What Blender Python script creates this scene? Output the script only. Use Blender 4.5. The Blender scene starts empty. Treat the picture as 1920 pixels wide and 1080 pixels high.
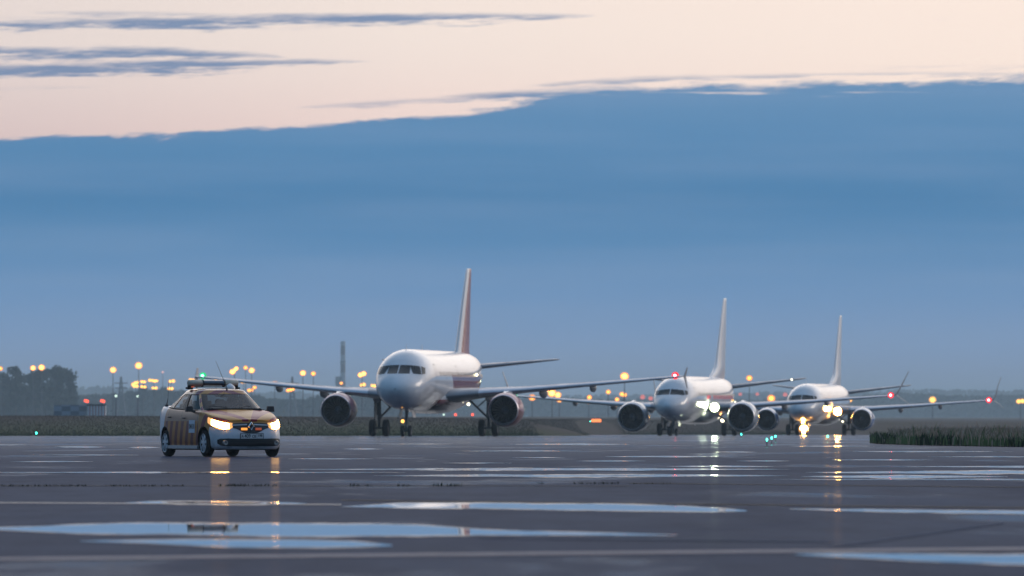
import bpy, bmesh, math, random
from mathutils import Vector, Matrix
R = math.radians
PI = math.pi
random.seed(7)
SC = bpy.context.scene
COL = SC.collection
F = 16000.0            # focal length in photo pixels
CAMH = 0.9
HZ = 780.0             # horizon row of the photograph

# ------------------------------------------------------------------ camera
cd = bpy.data.cameras.new('camera')
cam = bpy.data.objects.new('camera', cd); COL.objects.link(cam)
cam.location = (0, 0, CAMH); cam.rotation_euler = (R(90), 0, 0)
cd.sensor_width = 36; cd.lens = 300; cd.shift_y = 0.125
cd.clip_start = 1; cd.clip_end = 90000
cd.dof.use_dof = True; cd.dof.focus_distance = 189; cd.dof.aperture_fstop = 6.3
SC.camera = cam
SC.view_settings.view_transform = 'Standard'
SC.view_settings.look = 'None'
SC.view_settings.exposure = 0.0
SC.view_settings.gamma = 1
SC.render.engine = 'CYCLES'
SC.cycles.use_denoising = True
SC.cycles.max_bounces = 8
SC.cycles.glossy_bounces = 4
SC.cycles.transparent_max_bounces = 12
SC.cycles.volume_bounces = 0
SC.cycles.sample_clamp_indirect = 30
SC.cycles.caustics_reflective = False
SC.cycles.caustics_refractive = False

# ------------------------------------------------------------------ node helper
class X:
    """a float socket with arithmetic"""
    def __init__(s, nt, sock): s.nt, s.s = nt, sock
    def op(s, o, *a):
        n = s.nt.nodes.new('ShaderNodeMath'); n.operation = o
        for i, v in enumerate((s,) + a):
            if isinstance(v, X): s.nt.links.new(v.s, n.inputs[i])
            else: n.inputs[i].default_value = v
        return X(s.nt, n.outputs[0])
    def __add__(s, o): return s.op('ADD', o)
    __radd__ = __add__
    def __sub__(s, o): return s.op('SUBTRACT', o)
    def __rsub__(s, o): return (s * -1.0) + o
    def __mul__(s, o): return s.op('MULTIPLY', o)
    __rmul__ = __mul__
    def __truediv__(s, o): return s.op('DIVIDE', o)
    def abs(s): return s.op('ABSOLUTE')
    def max(s, o): return s.op('MAXIMUM', o)
    def min(s, o): return s.op('MINIMUM', o)
    def frac(s): return s.op('FRACT')
    def gt(s, o): return s.op('GREATER_THAN', o)
    def lt(s, o): return s.op('LESS_THAN', o)
    def ss(s, a, b, lo=0.0, hi=1.0, kind='SMOOTHSTEP'):
        n = s.nt.nodes.new('ShaderNodeMapRange'); n.interpolation_type = kind
        s.nt.links.new(s.s, n.inputs['Value'])
        for k, v in (('From Min', a), ('From Max', b), ('To Min', lo), ('To Max', hi)):
            if isinstance(v, X): s.nt.links.new(v.s, n.inputs[k])
            else: n.inputs[k].default_value = v
        return X(s.nt, n.outputs['Result'])
    def ramp(s, stops, interp='LINEAR'):
        n = s.nt.nodes.new('ShaderNodeValToRGB'); r = n.color_ramp; r.interpolation = interp
        while len(r.elements) < len(stops): r.elements.new(0.5)
        for e, (p, c) in zip(r.elements, stops):
            e.position = p; e.color = tuple(c) + (1,)
        s.nt.links.new(s.s, n.inputs[0]); return n.outputs[0]
def lin(c): return tuple(((v / 255) / 12.92 if v <= 10 else ((v / 255 + .055) / 1.055) ** 2.4) for v in c)
def mixc(nt, f, a, b, blend='MIX'):
    n = nt.nodes.new('ShaderNodeMix'); n.data_type = 'RGBA'; n.blend_type = blend
    for i, v in ((0, f), (6, a), (7, b)):
        if isinstance(v, X): nt.links.new(v.s, n.inputs[i])
        elif isinstance(v, bpy.types.NodeSocket): nt.links.new(v, n.inputs[i])
        elif isinstance(v, (int, float)): n.inputs[i].default_value = v
        else: n.inputs[i].default_value = tuple(v) + (1,)
    return n.outputs[2]
def combine(nt, x, y, z):
    n = nt.nodes.new('ShaderNodeCombineXYZ')
    for i, v in enumerate((x, y, z)):
        if isinstance(v, X): nt.links.new(v.s, n.inputs[i])
        else: n.inputs[i].default_value = v
    return n.outputs[0]
def noise(nt, vec, scale=1.0, detail=4.0, rough=.55, dist=0.0):
    n = nt.nodes.new('ShaderNodeTexNoise'); n.inputs['Scale'].default_value = scale
    n.inputs['Detail'].default_value = detail; n.inputs['Roughness'].default_value = rough
    n.inputs['Distortion'].default_value = dist
    nt.links.new(vec, n.inputs['Vector']); return X(nt, n.outputs[0])
def coords(nt, kind='Object'):
    t = nt.nodes.new('ShaderNodeTexCoord'); s = nt.nodes.new('ShaderNodeSeparateXYZ')
    nt.links.new(t.outputs[kind], s.inputs[0])
    return t.outputs[kind], X(nt, s.outputs[0]), X(nt, s.outputs[1]), X(nt, s.outputs[2])

# ------------------------------------------------------------------ world: dusk sky with a low cloud bank
world = bpy.data.worlds.new('World'); SC.world = world; world.use_nodes = True
wt = world.node_tree; wt.nodes.clear()
_, wx, wy, wz = coords(wt, 'Generated')
az = wx.op('ARCTAN2', wy)
el = wz.op('ARCSINE')
U = az * F                      # sky coordinates in 1/16000 rad
V = el * F
# open sky above the clouds, by elevation (0..90 deg)
eld = el * (180 / PI)
front = eld.op('POWER', 1.0) * 0 + az.op('COSINE')      # 1 ahead, -1 behind
side = az.op('SINE')
warm_lo = (U.ss(-1400, 1200)).ramp([(0, (.86, .74, .69)), (.45, (1.0, .85, .76)), (1, (1.09, .90, .78))])
pink_lo = (U.ss(-1400, 1200)).ramp([(0, (.74, .55, .53)), (.45, (.98, .72, .65)), (1, (1.07, .84, .72))])
open_lo = mixc(wt, V.ss(430, 740), pink_lo, warm_lo)
up = eld.ss(0, 90, 0, 1, 'LINEAR').ramp([(0, (1.05, .86, .74)), (.09, (1.8, 1.6, 1.45)), (.22, (1.75, 1.65, 1.62)), (.45, (.62, .70, .86)), (1, (.30, .41, .62))])
open_c = mixc(wt, eld.ss(2.6, 7.0), open_lo, up)
back = eld.ss(0, 90, 0, 1, 'LINEAR').ramp([(0, (.11, .155, .225)), (.15, (.08, .21, .37)), (.4, (.13, .27, .44)), (1, (.30, .41, .62))])
# blue bank by elevation
bank_c = V.ss(0, 620, 0, 1, 'LINEAR').ramp([(0, (.30, .35, .52)), (.21, (.217, .354, .61)), (.37, (.145, .305, .565)), (.52, (.085, .25, .49)), (.66, (.056, .212, .434)), (.85, (.09, .25, .47)), (1, (.14, .29, .50))])
bn = noise(wt, combine(wt, U / 900, V / 60, 3.0), 1, 4, .5)
bank_c = mixc(wt, bn.ss(.35, .75, 0, .22), bank_c, lin((138, 164, 200)))
# ragged top of the bank
fc = wt.nodes.new('ShaderNodeFloatCurve')
cv = fc.mapping.curves[0]
pts = [(-960, 520), (-700, 526), (-460, 541), (-160, 562), (20, 590), (110, 606), (300, 616), (440, 622), (660, 627), (960, 634)]
cv.points[0].location = (0, 500 / 800); cv.points[1].location = (1, 640 / 800)
for (a, b) in pts: cv.points.new((a + 2000) / 4000, b / 800)
fc.mapping.update()
wt.links.new(U.ss(-2000, 2000, 0, 1, 'LINEAR').s, fc.inputs['Value'])
edge = X(wt, fc.outputs[0]) * 800
n1 = noise(wt, combine(wt, U / 170 - V / 90, V / 26, 1.0), 1, 5, .6)
n2 = noise(wt, combine(wt, U / 520, V / 45, 8.0), 1, 3, .5)
n3 = noise(wt, combine(wt, U / 45 - V / 40, V / 13, 6.0), 1, 5, .6)
edge2 = edge + (n1 - .5) * 34 + (n2 - .5) * 30 + (n3 - .5) * 22
soft = U.ss(-960, 900, 12, 16)
bank = (edge2 - V + 4.0).ss(0.0, soft)
wisps = noise(wt, combine(wt, U / 240 - V / 60, V / 11, 5.0), 1, 6, .65)
def streak(u0, u1, v0, v1, th, seed, gain=1.0):
    uc = U.ss(u0, u1, 0, 1, 'LINEAR')
    c = uc * (v1 - v0) + v0
    tp = (uc * (1.0 - uc) * 4.0).op('POWER', .55)
    nn = noise(wt, combine(wt, U / 230 - V / 70, V / 18, seed), 1, 5, .6) * .62 + noise(wt, combine(wt, U / 60 - V / 30, V / 9, seed + 3), 1, 4, .6) * .38
    return ((tp * th * ((nn - .27) * 4.4)) - 5.5 - (V - c + (nn - .5) * 24).abs()).ss(-6.5, 10.0, 0, gain * .92)
ms = [streak(-1250, 160, 725, 752, 15, 11.0), streak(-1250, -260, 640, 664, 17, 17.0), streak(-1150, -420, 684, 674, 16, 23.0),
      streak(-900, -500, 755, 750, 8, 27.0, .8), streak(-150, 560, 597, 614, 15, 31.0), streak(20, 450, 618, 636, 11, 37.0, .9), streak(180, 460, 634, 634, 7, 44.0, .7), streak(260, 1000, 634, 642, 8, 51.0, .8), streak(-420, 120, 578, 606, 8, 53.0, .75), streak(520, 1300, 652, 656, 5, 57.0, .45), streak(-1100, -200, 744, 746, 6, 61.0, .5),
      streak(600, 760, 644, 650, 4, 41.0, .35), streak(-1000, -760, 612, 618, 4, 43.0, .4), streak(780, 830, 742, 744, 3, 47.0, .4)]
# the same kind of streaks all round the rest of the sky
gen = (noise(wt, combine(wt, U / 1500, V / 110, 2.0), 1, 5, .6).ss(.56, .66)) * (U.abs().ss(1300, 2200)) * (V.ss(520, 800))
m = bank
for q in ms: m = m.max(q)
m = m.max(gen * .7)
# thin slits of light inside the right half of the bank
slit = (5.5 - (V - 603 + (n1 - .5) * 8).abs()).ss(0, 5) * (wisps.ss(.50, .62)) * U.ss(60, 320) * U.ss(1300, 800) * .75
m = (m - slit).max(0.0)
streak_c = mixc(wt, (V - edge2).ss(-20, 30), bank_c, lin((112, 138, 176)))
sky = mixc(wt, m, open_c, streak_c)
sky = mixc(wt, eld.ss(3.2, 6.0), sky, open_c)
warmth = (az - R(30)).op('COSINE')
backf = warmth.ss(.80, .22)
sky = mixc(wt, backf, sky, back)
sky = mixc(wt, wz.ss(-.02, -.06), sky, (.03, .035, .05))
bg = wt.nodes.new('ShaderNodeBackground'); bg.inputs[1].default_value = 1.0
wt.links.new(sky, bg.inputs[0])
wo = wt.nodes.new('ShaderNodeOutputWorld'); wt.links.new(bg.outputs[0], wo.inputs[0])
world.cycles.sampling_method = 'MANUAL'; world.cycles.sample_map_resolution = 2048

# afterglow of the set sun, low ahead on the right
sl = bpy.data.lights.new('sun', 'SUN'); sl.energy = 0.35; sl.angle = R(14); sl.color = (1, .84, .70)
so = bpy.data.objects.new('sun', sl); COL.objects.link(so)
sdir = Vector((math.sin(R(62)), math.cos(R(62)), math.tan(R(14)))).normalized()
so.rotation_euler = sdir.to_track_quat('Z', 'Y').to_euler()

# ------------------------------------------------------------------ materials
def material(name, base=(.5, .5, .5), rough=.5, metal=0.0, spec=.5, coat=0.0, emit=None, strength=0.0, alpha=1.0):
    m = bpy.data.materials.new(name); m.use_nodes = True
    b = m.node_tree.nodes['Principled BSDF']
    b.inputs['Base Color'].default_value = tuple(base) + (1,)
    b.inputs['Roughness'].default_value = rough; b.inputs['Metallic'].default_value = metal
    b.inputs['Specular IOR Level'].default_value = spec
    b.inputs['Coat Weight'].default_value = coat; b.inputs['Coat Roughness'].default_value = .04
    if emit:
        b.inputs['Emission Color'].default_value = tuple(emit) + (1,); b.inputs['Emission Strength'].default_value = strength
    return m
def BS(m): return m.node_tree.nodes['Principled BSDF']
def dirty(m, base, dark, scale=1.2, amt=.5, rlo=None, rhi=None, stretch=(1, 1, 1)):
    nt = m.node_tree; v, x, y, z = coords(nt)
    vec = combine(nt, x * stretch[0], y * stretch[1], z * stretch[2])
    n = noise(nt, vec, scale, 6, .6)
    nt.links.new(mixc(nt, n.ss(.4, .75, 0, amt), base, dark), BS(m).inputs['Base Color'])
    if rlo is not None: nt.links.new(n.ss(.3, .7, rlo, rhi).s, BS(m).inputs['Roughness'])
    return m
def lamp(name, col, strength, sample=False):
    m = bpy.data.materials.new(name); m.use_nodes = True; nt = m.node_tree; nt.nodes.clear()
    e = nt.nodes.new('ShaderNodeEmission'); e.inputs[0].default_value = tuple(col) + (1,); e.inputs[1].default_value = strength
    o = nt.nodes.new('ShaderNodeOutputMaterial'); nt.links.new(e.outputs[0], o.inputs[0])
    m.cycles.emission_sampling = 'FRONT_BACK' if sample else 'NONE'
    return m
M = {}
M['rubber'] = dirty(material('tyre_rubber', (.012, .012, .014), .85, spec=.1), (.012, .012, .014), (.03, .03, .032), 6, .6)
M['dark'] = material('dark_plastic', (.015, .015, .018), .45)
M['steel'] = dirty(material('gear_steel', (.10, .11, .13), .5, .3), (.11, .12, .14), (.05, .05, .06), 3, .7)
M['black'] = material('engine_void', (.004, .0045, .006), .6, spec=.1)
M['chrome'] = material('chrome', (.75, .77, .80), .12, 1.0)
M['silver'] = dirty(material('silver_paint', (.42, .44, .47), .35, .6), (.42, .44, .47), (.25, .26, .28), 5, .5)
M['wing'] = dirty(material('wing_grey', (.24, .26, .30), .38, spec=.5), (.24, .26, .30), (.17, .18, .21), .8, .6, .3, .5, (1, .4, 1))
M['slat'] = dirty(material('leading_edge_metal', (.55, .57, .62), .35, .8), (.55, .57, .62), (.38, .40, .44), 1.5, .5)
M['white'] = dirty(material('white_paint', (.72, .73, .76), .28, coat=.2), (.72, .73, .76), (.60, .60, .62), .9, .5, .2, .34)
M['windowglass'] = material('dark_glass', (.008, .011, .015), .12, spec=.2)
M['cabinwin'] = material('cabin_window', (.03, .035, .045), .15)

# ------------------------------------------------------------------ mesh helpers
def link(name, me, parent=None, loc=None):
    o = bpy.data.objects.new(name, me); COL.objects.link(o)
    if parent is not None: o.parent = parent
    if loc is not None: o.location = loc
    return o
def mk(name, verts, faces, mat, parent=None, smooth=True, angle=40, fix=True, midx=None, loc=None):
    me = bpy.data.meshes.new(name)
    me.from_pydata([tuple(v) for v in verts], [], faces)
    for mm in (mat if isinstance(mat, (list, tuple)) else [mat]): me.materials.append(mm)
    if midx is not None: me.polygons.foreach_set('material_index', midx)
    if fix:
        b = bmesh.new(); b.from_mesh(me); bmesh.ops.remove_doubles(b, verts=b.verts, dist=1e-5)
        bmesh.ops.recalc_face_normals(b, faces=b.faces); b.to_mesh(me); b.free()
    if smooth:
        me.shade_smooth()
        if angle: me.set_sharp_from_angle(angle=R(angle))
    me.update()
    return link(name, me, parent, loc)
class MB:
    def __init__(s): s.v, s.f, s.m = [], [], []
    def add(s, v, f, m=0):
        o = len(s.v); s.v += [tuple(p) for p in v]; s.f += [tuple(i + o for i in q) for q in f]; s.m += [m] * len(f); return s
    def box(s, c, d, m=0, rot=None, taper=1.0):
        hx, hy, hz = d[0] / 2, d[1] / 2, d[2] / 2
        vs = [Vector((sx * hx * (taper if sz > 0 else 1), sy * hy * (taper if sz > 0 else 1), sz * hz)) for sz in (-1, 1) for sy in (-1, 1) for sx in (-1, 1)]
        if rot is not None: vs = [rot @ v for v in vs]
        vs = [v + Vector(c) for v in vs]
        return s.add(vs, [(0, 2, 3, 1), (4, 5, 7, 6), (0, 1, 5, 4), (2, 6, 7, 3), (0, 4, 6, 2), (1, 3, 7, 5)], m)
    def tube(s, pts, r, n=10, m=0, cap=True):
        pts = [Vector(p) for p in pts]; k = len(pts)
        rr = r if isinstance(r, (list, tuple)) else [r] * k
        vs = []
        for i, p in enumerate(pts):
            d = (pts[min(i + 1, k - 1)] - pts[max(i - 1, 0)]).normalized()
            a = Vector((0, 0, 1)) if abs(d.z) < .9 else Vector((1, 0, 0))
            u = d.cross(a).normalized(); w = d.cross(u)
            vs += [p + (u * math.cos(2 * PI * j / n) + w * math.sin(2 * PI * j / n)) * rr[i] for j in range(n)]
        fs = [(i * n + j, i * n + (j + 1) % n, (i + 1) * n + (j + 1) % n, (i + 1) * n + j) for i in range(k - 1) for j in range(n)]
        if cap: fs += [tuple(range(n)), tuple((k - 1) * n + j for j in range(n))]
        return s.add(vs, fs, m)
    def lathe(s, prof, axis='x', c=(0, 0, 0), n=24, m=0, rot=None):
        """prof = [(along, radius)]"""
        vs = []
        for a, r in prof:
            for j in range(n):
                t = 2 * PI * j / n
                p = {'x': (a, r * math.cos(t), r * math.sin(t)), 'y': (r * math.cos(t), a, r * math.sin(t)), 'z': (r * math.cos(t), r * math.sin(t), a)}[axis]
                p = Vector(p)
                if rot is not None: p = rot @ p
                vs.append(p + Vector(c))
        k = len(prof)
        return s.add(vs, [(i * n + j, i * n + (j + 1) % n, (i + 1) * n + (j + 1) % n, (i + 1) * n + j) for i in range(k - 1) for j in range(n)], m)
    def ball(s, c, r, n=10, m=0, sc=(1, 1, 1)):
        pr = [(-math.cos(PI * i / n), max(1e-4, math.sin(PI * i / n))) for i in range(n + 1)]
        t = MB().lathe(pr, 'z', (0, 0, 0), n * 2)
        return s.add([(c[0] + v[0] * r * sc[0], c[1] + v[1] * r * sc[1], c[2] + v[2] * r * sc[2]) for v in t.v], t.f, m)
    def build(s, name, mat, parent=None, smooth=True, angle=40, loc=None):
        multi = isinstance(mat, (list, tuple))
        me = bpy.data.meshes.new(name); me.from_pydata(s.v, [], s.f)
        for mm in (mat if multi else [mat]): me.materials.append(mm)
        if multi: me.polygons.foreach_set('material_index', s.m)
        b = bmesh.new(); b.from_mesh(me); bmesh.ops.remove_doubles(b, verts=b.verts, dist=1e-5)
        bmesh.ops.recalc_face_normals(b, faces=b.faces); b.to_mesh(me); b.free()
        if smooth:
            me.shade_smooth()
            if angle: me.set_sharp_from_angle(angle=R(angle))
        return link(name, me, parent, loc)
def tag(o, label=None, cat=None, group=None, kind=None):
    for k, v in (('label', label), ('category', cat), ('group', group), ('kind', kind)):
        if v: o[k] = v
    return o
def empty(name, loc, rz, label, cat, group=None):
    o = bpy.data.objects.new(name, None); COL.objects.link(o)
    o.location = loc; o.rotation_euler = (0, 0, rz); o.empty_display_size = .5
    return tag(o, label, cat, group)
def interp(x, tab):
    """monotone smooth interpolation of a table [(x, y)]"""
    if x <= tab[0][0]: return tab[0][1]
    if x >= tab[-1][0]: return tab[-1][1]
    for i in range(len(tab) - 1):
        if x <= tab[i + 1][0]: break
    (x0, y0), (x1, y1) = tab[i], tab[i + 1]
    def sl(j):
        if j <= 0 or j >= len(tab) - 1:
            j0, j1 = (0, 1) if j <= 0 else (len(tab) - 2, len(tab) - 1)
            return (tab[j1][1] - tab[j0][1]) / (tab[j1][0] - tab[j0][0])
        a = (tab[j][1] - tab[j - 1][1]) / (tab[j][0] - tab[j - 1][0]); b = (tab[j + 1][1] - tab[j][1]) / (tab[j + 1][0] - tab[j][0])
        return 0 if a * b <= 0 else 2 * a * b / (a + b)
    h = x1 - x0; t = (x - x0) / h; a, b = sl(i) * h, sl(i + 1) * h
    return (2 * t**3 - 3 * t**2 + 1) * y0 + (t**3 - 2 * t**2 + t) * a + (-2 * t**3 + 3 * t**2) * y1 + (t**3 - t**2) * b
def lerp1(x, tab):
    if x <= tab[0][0]: return tab[0][1]
    for (a, b), (c, d) in zip(tab, tab[1:]):
        if x <= c: return b + (d - b) * (x - a) / (c - a)
    return tab[-1][1]
def sstep(a, b, x):
    t = min(1, max(0, (x - a) / (b - a))); return t * t * (3 - 2 * t)

# ------------------------------------------------------------------ ground
PROF = [(-300, 0), (220, 0), (330, -.10), (450, -.27), (586, -.49), (751, -.84), (865, -1.05), (1100, -1.5)]
def zp(y): return interp(y, PROF)
def edge_y(x): return 640 + 360 * sstep(-2, 12, x)
def zfield(x, y):
    u = 960 + x / max(y, 50) * F
    yt = interp(u, [(-2000, 779), (0, 779.5), (800, 784), (1150, 789.5), (1640, 798), (2400, 802), (5000, 802)])
    return .9 - (yt - 780) / 17.8
def ground_z(x, y):
    e = edge_y(x); z0 = zp(min(y, e))
    if y <= e: return z0
    return z0 + (zfield(x, y) - z0) * sstep(0, 260, y - e)
rows = [-300, -60, 20] + [60 + 30 * i for i in range(18)] + [610 + 10 * i for i in range(76)] + [1400, 1500, 1700, 2000, 2600, 3400, 4500, 7000, 12000, 20000, 40000]
def grid_sheet(name, rows, xs, zf, mat, keep=None):
    vs = [(x, y, zf(x, y)) for y in rows for x in xs]; n = len(xs); fs = []
    for j in range(len(rows) - 1):
        for i in range(n - 1): fs.append((j * n + i, j * n + i + 1, (j + 1) * n + i + 1, (j + 1) * n + i))
    return mk(name, vs, fs, mat, smooth=True, angle=None, fix=False)
# field: rough autumn grass
gm = material('field_grass', rough=.95, spec=.05); nt = gm.node_tree; v, x, y, z = coords(nt)
na = noise(nt, combine(nt, x * .12, y * .01, 0), 1, 6, .65)
nb = noise(nt, combine(nt, x * .8, y * .12, 0), 1, 5, .7)
c1 = mixc(nt, na.ss(.35, .65), (.080, .060, .056), (.060, .054, .040))
c2 = mixc(nt, y.ss(700, 860), (.055, .068, .030), c1)
nt.links.new(mixc(nt, nb.ss(.4, .7, 0, .3), c2, (.06, .052, .045)), BS(gm).inputs['Base Color'])
xs = [-20000, -8000, -3000, -1200, -500, -200] + [-100 + 6 * i for i in range(35)] + [150, 250, 500, 1200, 3000, 8000, 20000]
def zt(x, y):
    e = edge_y(x)
    if y < e - 10: return zp(y) - .05
    return ground_z(x, y) - .05 * sstep(0, 1, (e + 3 - y) / 6 if y < e + 3 else 0)
fo = grid_sheet('ground', rows, xs, zt, gm); tag(fo, 'rough brown grass field rising gently beyond the wet apron', kind='structure')

# pavement
pm = material('wet_asphalt', (.05, .05, .055), .5); nt = pm.node_tree; v, x, y, z = coords(nt)
big = noise(nt, combine(nt, x * .35, y * .035, 0), 1, 5, .55)
mid = noise(nt, combine(nt, x * 1.6, y * .22, 4), 1, 5, .6)
fine = noise(nt, combine(nt, x * 40, y * 12, 0), 1, 3, .6)
agg = noise(nt, combine(nt, x * 6, y * 1.2, 9), 1, 3, .6)
base = mixc(nt, mid.ss(.3, .7), (.047, .054, .088), (.034, .039, .066))
base = mixc(nt, agg.ss(.5, .8, 0, .5), base, (.07, .075, .105))
base = mixc(nt, fine.ss(.5, .8, 0, .4), base, (.085, .09, .12))
far = y.ss(130, 420)
wetn = noise(nt, combine(nt, x * .30, y * .055, 12), 1, 5, .62) + far * .09
film = wetn.ss(.56, .68)
nt.links.new(mixc(nt, film * .45, base, (.025, .028, .04)), BS(pm).inputs['Base Color'])
BS(pm).inputs['Specular IOR Level'].default_value = 0.0
BS(pm).inputs['Roughness'].default_value = .9
gls = nt.nodes.new('ShaderNodeBsdfGlossy'); gls.inputs[0].default_value = (.78, .88, 1, 1)
nt.links.new((big.ss(.3, .7, .17, .115) - film * .06 - far * .03).max(.07).s, gls.inputs['Roughness'])
frn = nt.nodes.new('ShaderNodeFresnel'); frn.inputs[0].default_value = 1.33
gf = (big.ss(.3, .7, .05, .11) + film * .25 + far * .16) * X(nt, frn.outputs[0]).op('POWER', .8)
mxs = nt.nodes.new('ShaderNodeMixShader'); nt.links.new(gf.s, mxs.inputs[0])
nt.links.new(BS(pm).outputs[0], mxs.inputs[1]); nt.links.new(gls.outputs[0], mxs.inputs[2])
nt.links.new(mxs.outputs[0], nt.nodes['Material Output'].inputs[0])
bp = nt.nodes.new('ShaderNodeBump'); bp.inputs['Strength'].default_value = .06; bp.inputs['Distance'].default_value = .02
nt.links.new(noise(nt, combine(nt, x * 9, y * 2.5, 0), 1, 3, .6).s, bp.inputs['Height']); nt.links.new(bp.outputs[0], gls.inputs['Normal'])
vs, fs = [], []
prow = [-40, 10, 30, 45, 60, 80, 100, 130, 160, 200] + [220 + 12 * i for i in range(70)]
pxs = [-200, -80] + [-50 + 2 * i for i in range(61)] + [100, 220]
n = len(pxs)
for j, yy in enumerate(prow):
    for xx in pxs:
        q = min(yy, edge_y(xx)); vs.append((xx, q, zp(q) + .004))
fs = [(j * n + i, j * n + i + 1, (j + 1) * n + i + 1, (j + 1) * n + i) for j in range(len(prow) - 1) for i in range(n - 1)
      if not (prow[j] >= edge_y(pxs[i]) and prow[j] >= edge_y(pxs[i + 1]))]
pv = mk('pavement', vs, fs, pm, smooth=True, angle=None, fix=False)
tag(pv, 'wet dark grey asphalt apron crossed by painted lines', kind='structure')

# puddles: shallow sheets of rain water on the apron; rougher towards their thin edges
wm = material('puddle_water', (.012, .014, .018), .03, spec=.5); nt = wm.node_tree; v, x, y, z = coords(nt)
at = nt.nodes.new('ShaderNodeAttribute'); at.attribute_name = 'shore'; sh = X(nt, at.outputs['Fac'])
pn = noise(nt, combine(nt, x * 2.0, y * .5, 0), 1, 5, .6)
rr = (sh + (pn - .5) * .55).ss(.38, .90)
nt.links.new(rr.ss(0, 1, .012, .145).s, BS(wm).inputs['Roughness'])
BS(wm).inputs['Base Color'].default_value = (.02, .022, .028, 1)
bp = nt.nodes.new('ShaderNodeBump'); bp.inputs['Distance'].default_value = .01
nt.links.new((rr * .10).s, bp.inputs['Strength'])
nt.links.new(noise(nt, combine(nt, x * 7, y * 3, 0), 1, 2, .5).s, bp.inputs['Height']); nt.links.new(bp.outputs[0], BS(wm).inputs['Normal'])
pn2 = noise(nt, combine(nt, x * 3.5, y * .35, 5), 1, 6, .65)
gap_ = (sh + (pn2 - .5) * 1.1).ss(.84, 1.02)
tr_ = nt.nodes.new('ShaderNodeBsdfTransparent'); mw = nt.nodes.new('ShaderNodeMixShader')
nt.links.new(gap_.s, mw.inputs[0]); nt.links.new(BS(wm).outputs[0], mw.inputs[1]); nt.links.new(tr_.outputs[0], mw.inputs[2]); nt.links.new(mw.outputs[0], nt.nodes['Material Output'].inputs[0])
def puddle(cols, seed=0, kind='puddle', mat=wm, lift=.008, label='shallow rain puddle lying on the asphalt', jag=.05):
    """cols = [(x_px, y_far_px, y_near_px)]: the shore read off the photograph, laid out in metres on the ground"""
    rnd = random.Random(seed); vs, fs, att = [], [], []
    x0, x1 = cols[0][0], cols[-1][0]; nx = 90; ny = 12
    top = [(c[0], c[1]) for c in cols]; bot = [(c[0], c[2]) for c in cols]
    ph = [rnd.uniform(0, 6.28) for _ in range(8)]
    for i in range(nx + 1):
        a = x0 + (x1 - x0) * i / nx; t, b = lerp1(a, top), lerp1(a, bot); th = max(b - t, .25)
        wob = sum(math.sin(a * .013 * (k + 1) + ph[k]) / (k + 1) for k in range(8)) * jag * th
        wob2 = sum(math.sin(a * .017 * (k + 1) + ph[7 - k]) / (k + 1) for k in range(8)) * jag * th
        t += wob * .5; b += wob2 * .5
        if b - t < .2: b = t + .2
        for j in range(ny + 1):
            py = t + (b - t) * j / ny
            D = CAMH * F / (py - HZ)
            for _ in range(3): D = (CAMH - zp(D)) * F / (py - HZ)
            vs.append(((a - 960) * D / F, D, zp(D) + lift))
            e = abs(j / ny - .5) * 2; ex = abs(i / nx - .5) * 2
            ww = min(1.0, 7.0 / (b - t)) * .8 + .2
            att.append(max(1 - (1 - e) / ww * 1.0, (ex - .82) / .18, 0) if b - t > 5 else .62)
    w = ny + 1
    fs = [(i * w + j, (i + 1) * w + j, (i + 1) * w + j + 1, i * w + j + 1) for i in range(nx) for j in range(ny)]
    o = mk(kind, vs, fs, mat, smooth=True, angle=None, fix=False)
    A = o.data.attributes.new('shore', 'FLOAT', 'POINT'); A.data.foreach_set('value', att)
    if o.data.polygons[0].normal.z < 0: o.data.flip_normals()
    return tag(o, label, kind='structure')
puddle([(236, 944, 944.4), (280, 941, 946), (340, 940.3, 948), (430, 940.5, 949), (480, 941.5, 949), (530, 943, 947), (575, 944.5, 945)], 1)
puddle([(640, 951, 951.5), (700, 947.5, 953), (745, 943.8, 954.5), (860, 943.5, 956), (1000, 944.5, 957.5), (1150, 945, 960), (1280, 949, 962), (1340, 953, 962.5), (1400, 958.5, 960)], 2)
puddle([(-60, 992, 995), (0, 990, 996), (60, 988, 999), (150, 984, 1003), (260, 982, 1005), (420, 981.5, 1007), (560, 982, 1009), (700, 983.5, 1009), (800, 986, 1007.5), (900, 993, 1006), (1000, 997, 1006), (1120, 1000, 1006.5), (1270, 1005, 1006)], 3)
puddle([(150, 1016, 1017), (250, 1014.5, 1020), (340, 1013, 1025), (430, 1012.5, 1029), (560, 1013, 1029.5), (660, 1016, 1029), (735, 1024, 1026)], 4)
puddle([(1490, 1041, 1042), (1560, 1039, 1047), (1700, 1039.5, 1054), (1850, 1041, 1060), (2050, 1043, 1066), (2200, 1050, 1062)], 5)
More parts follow.
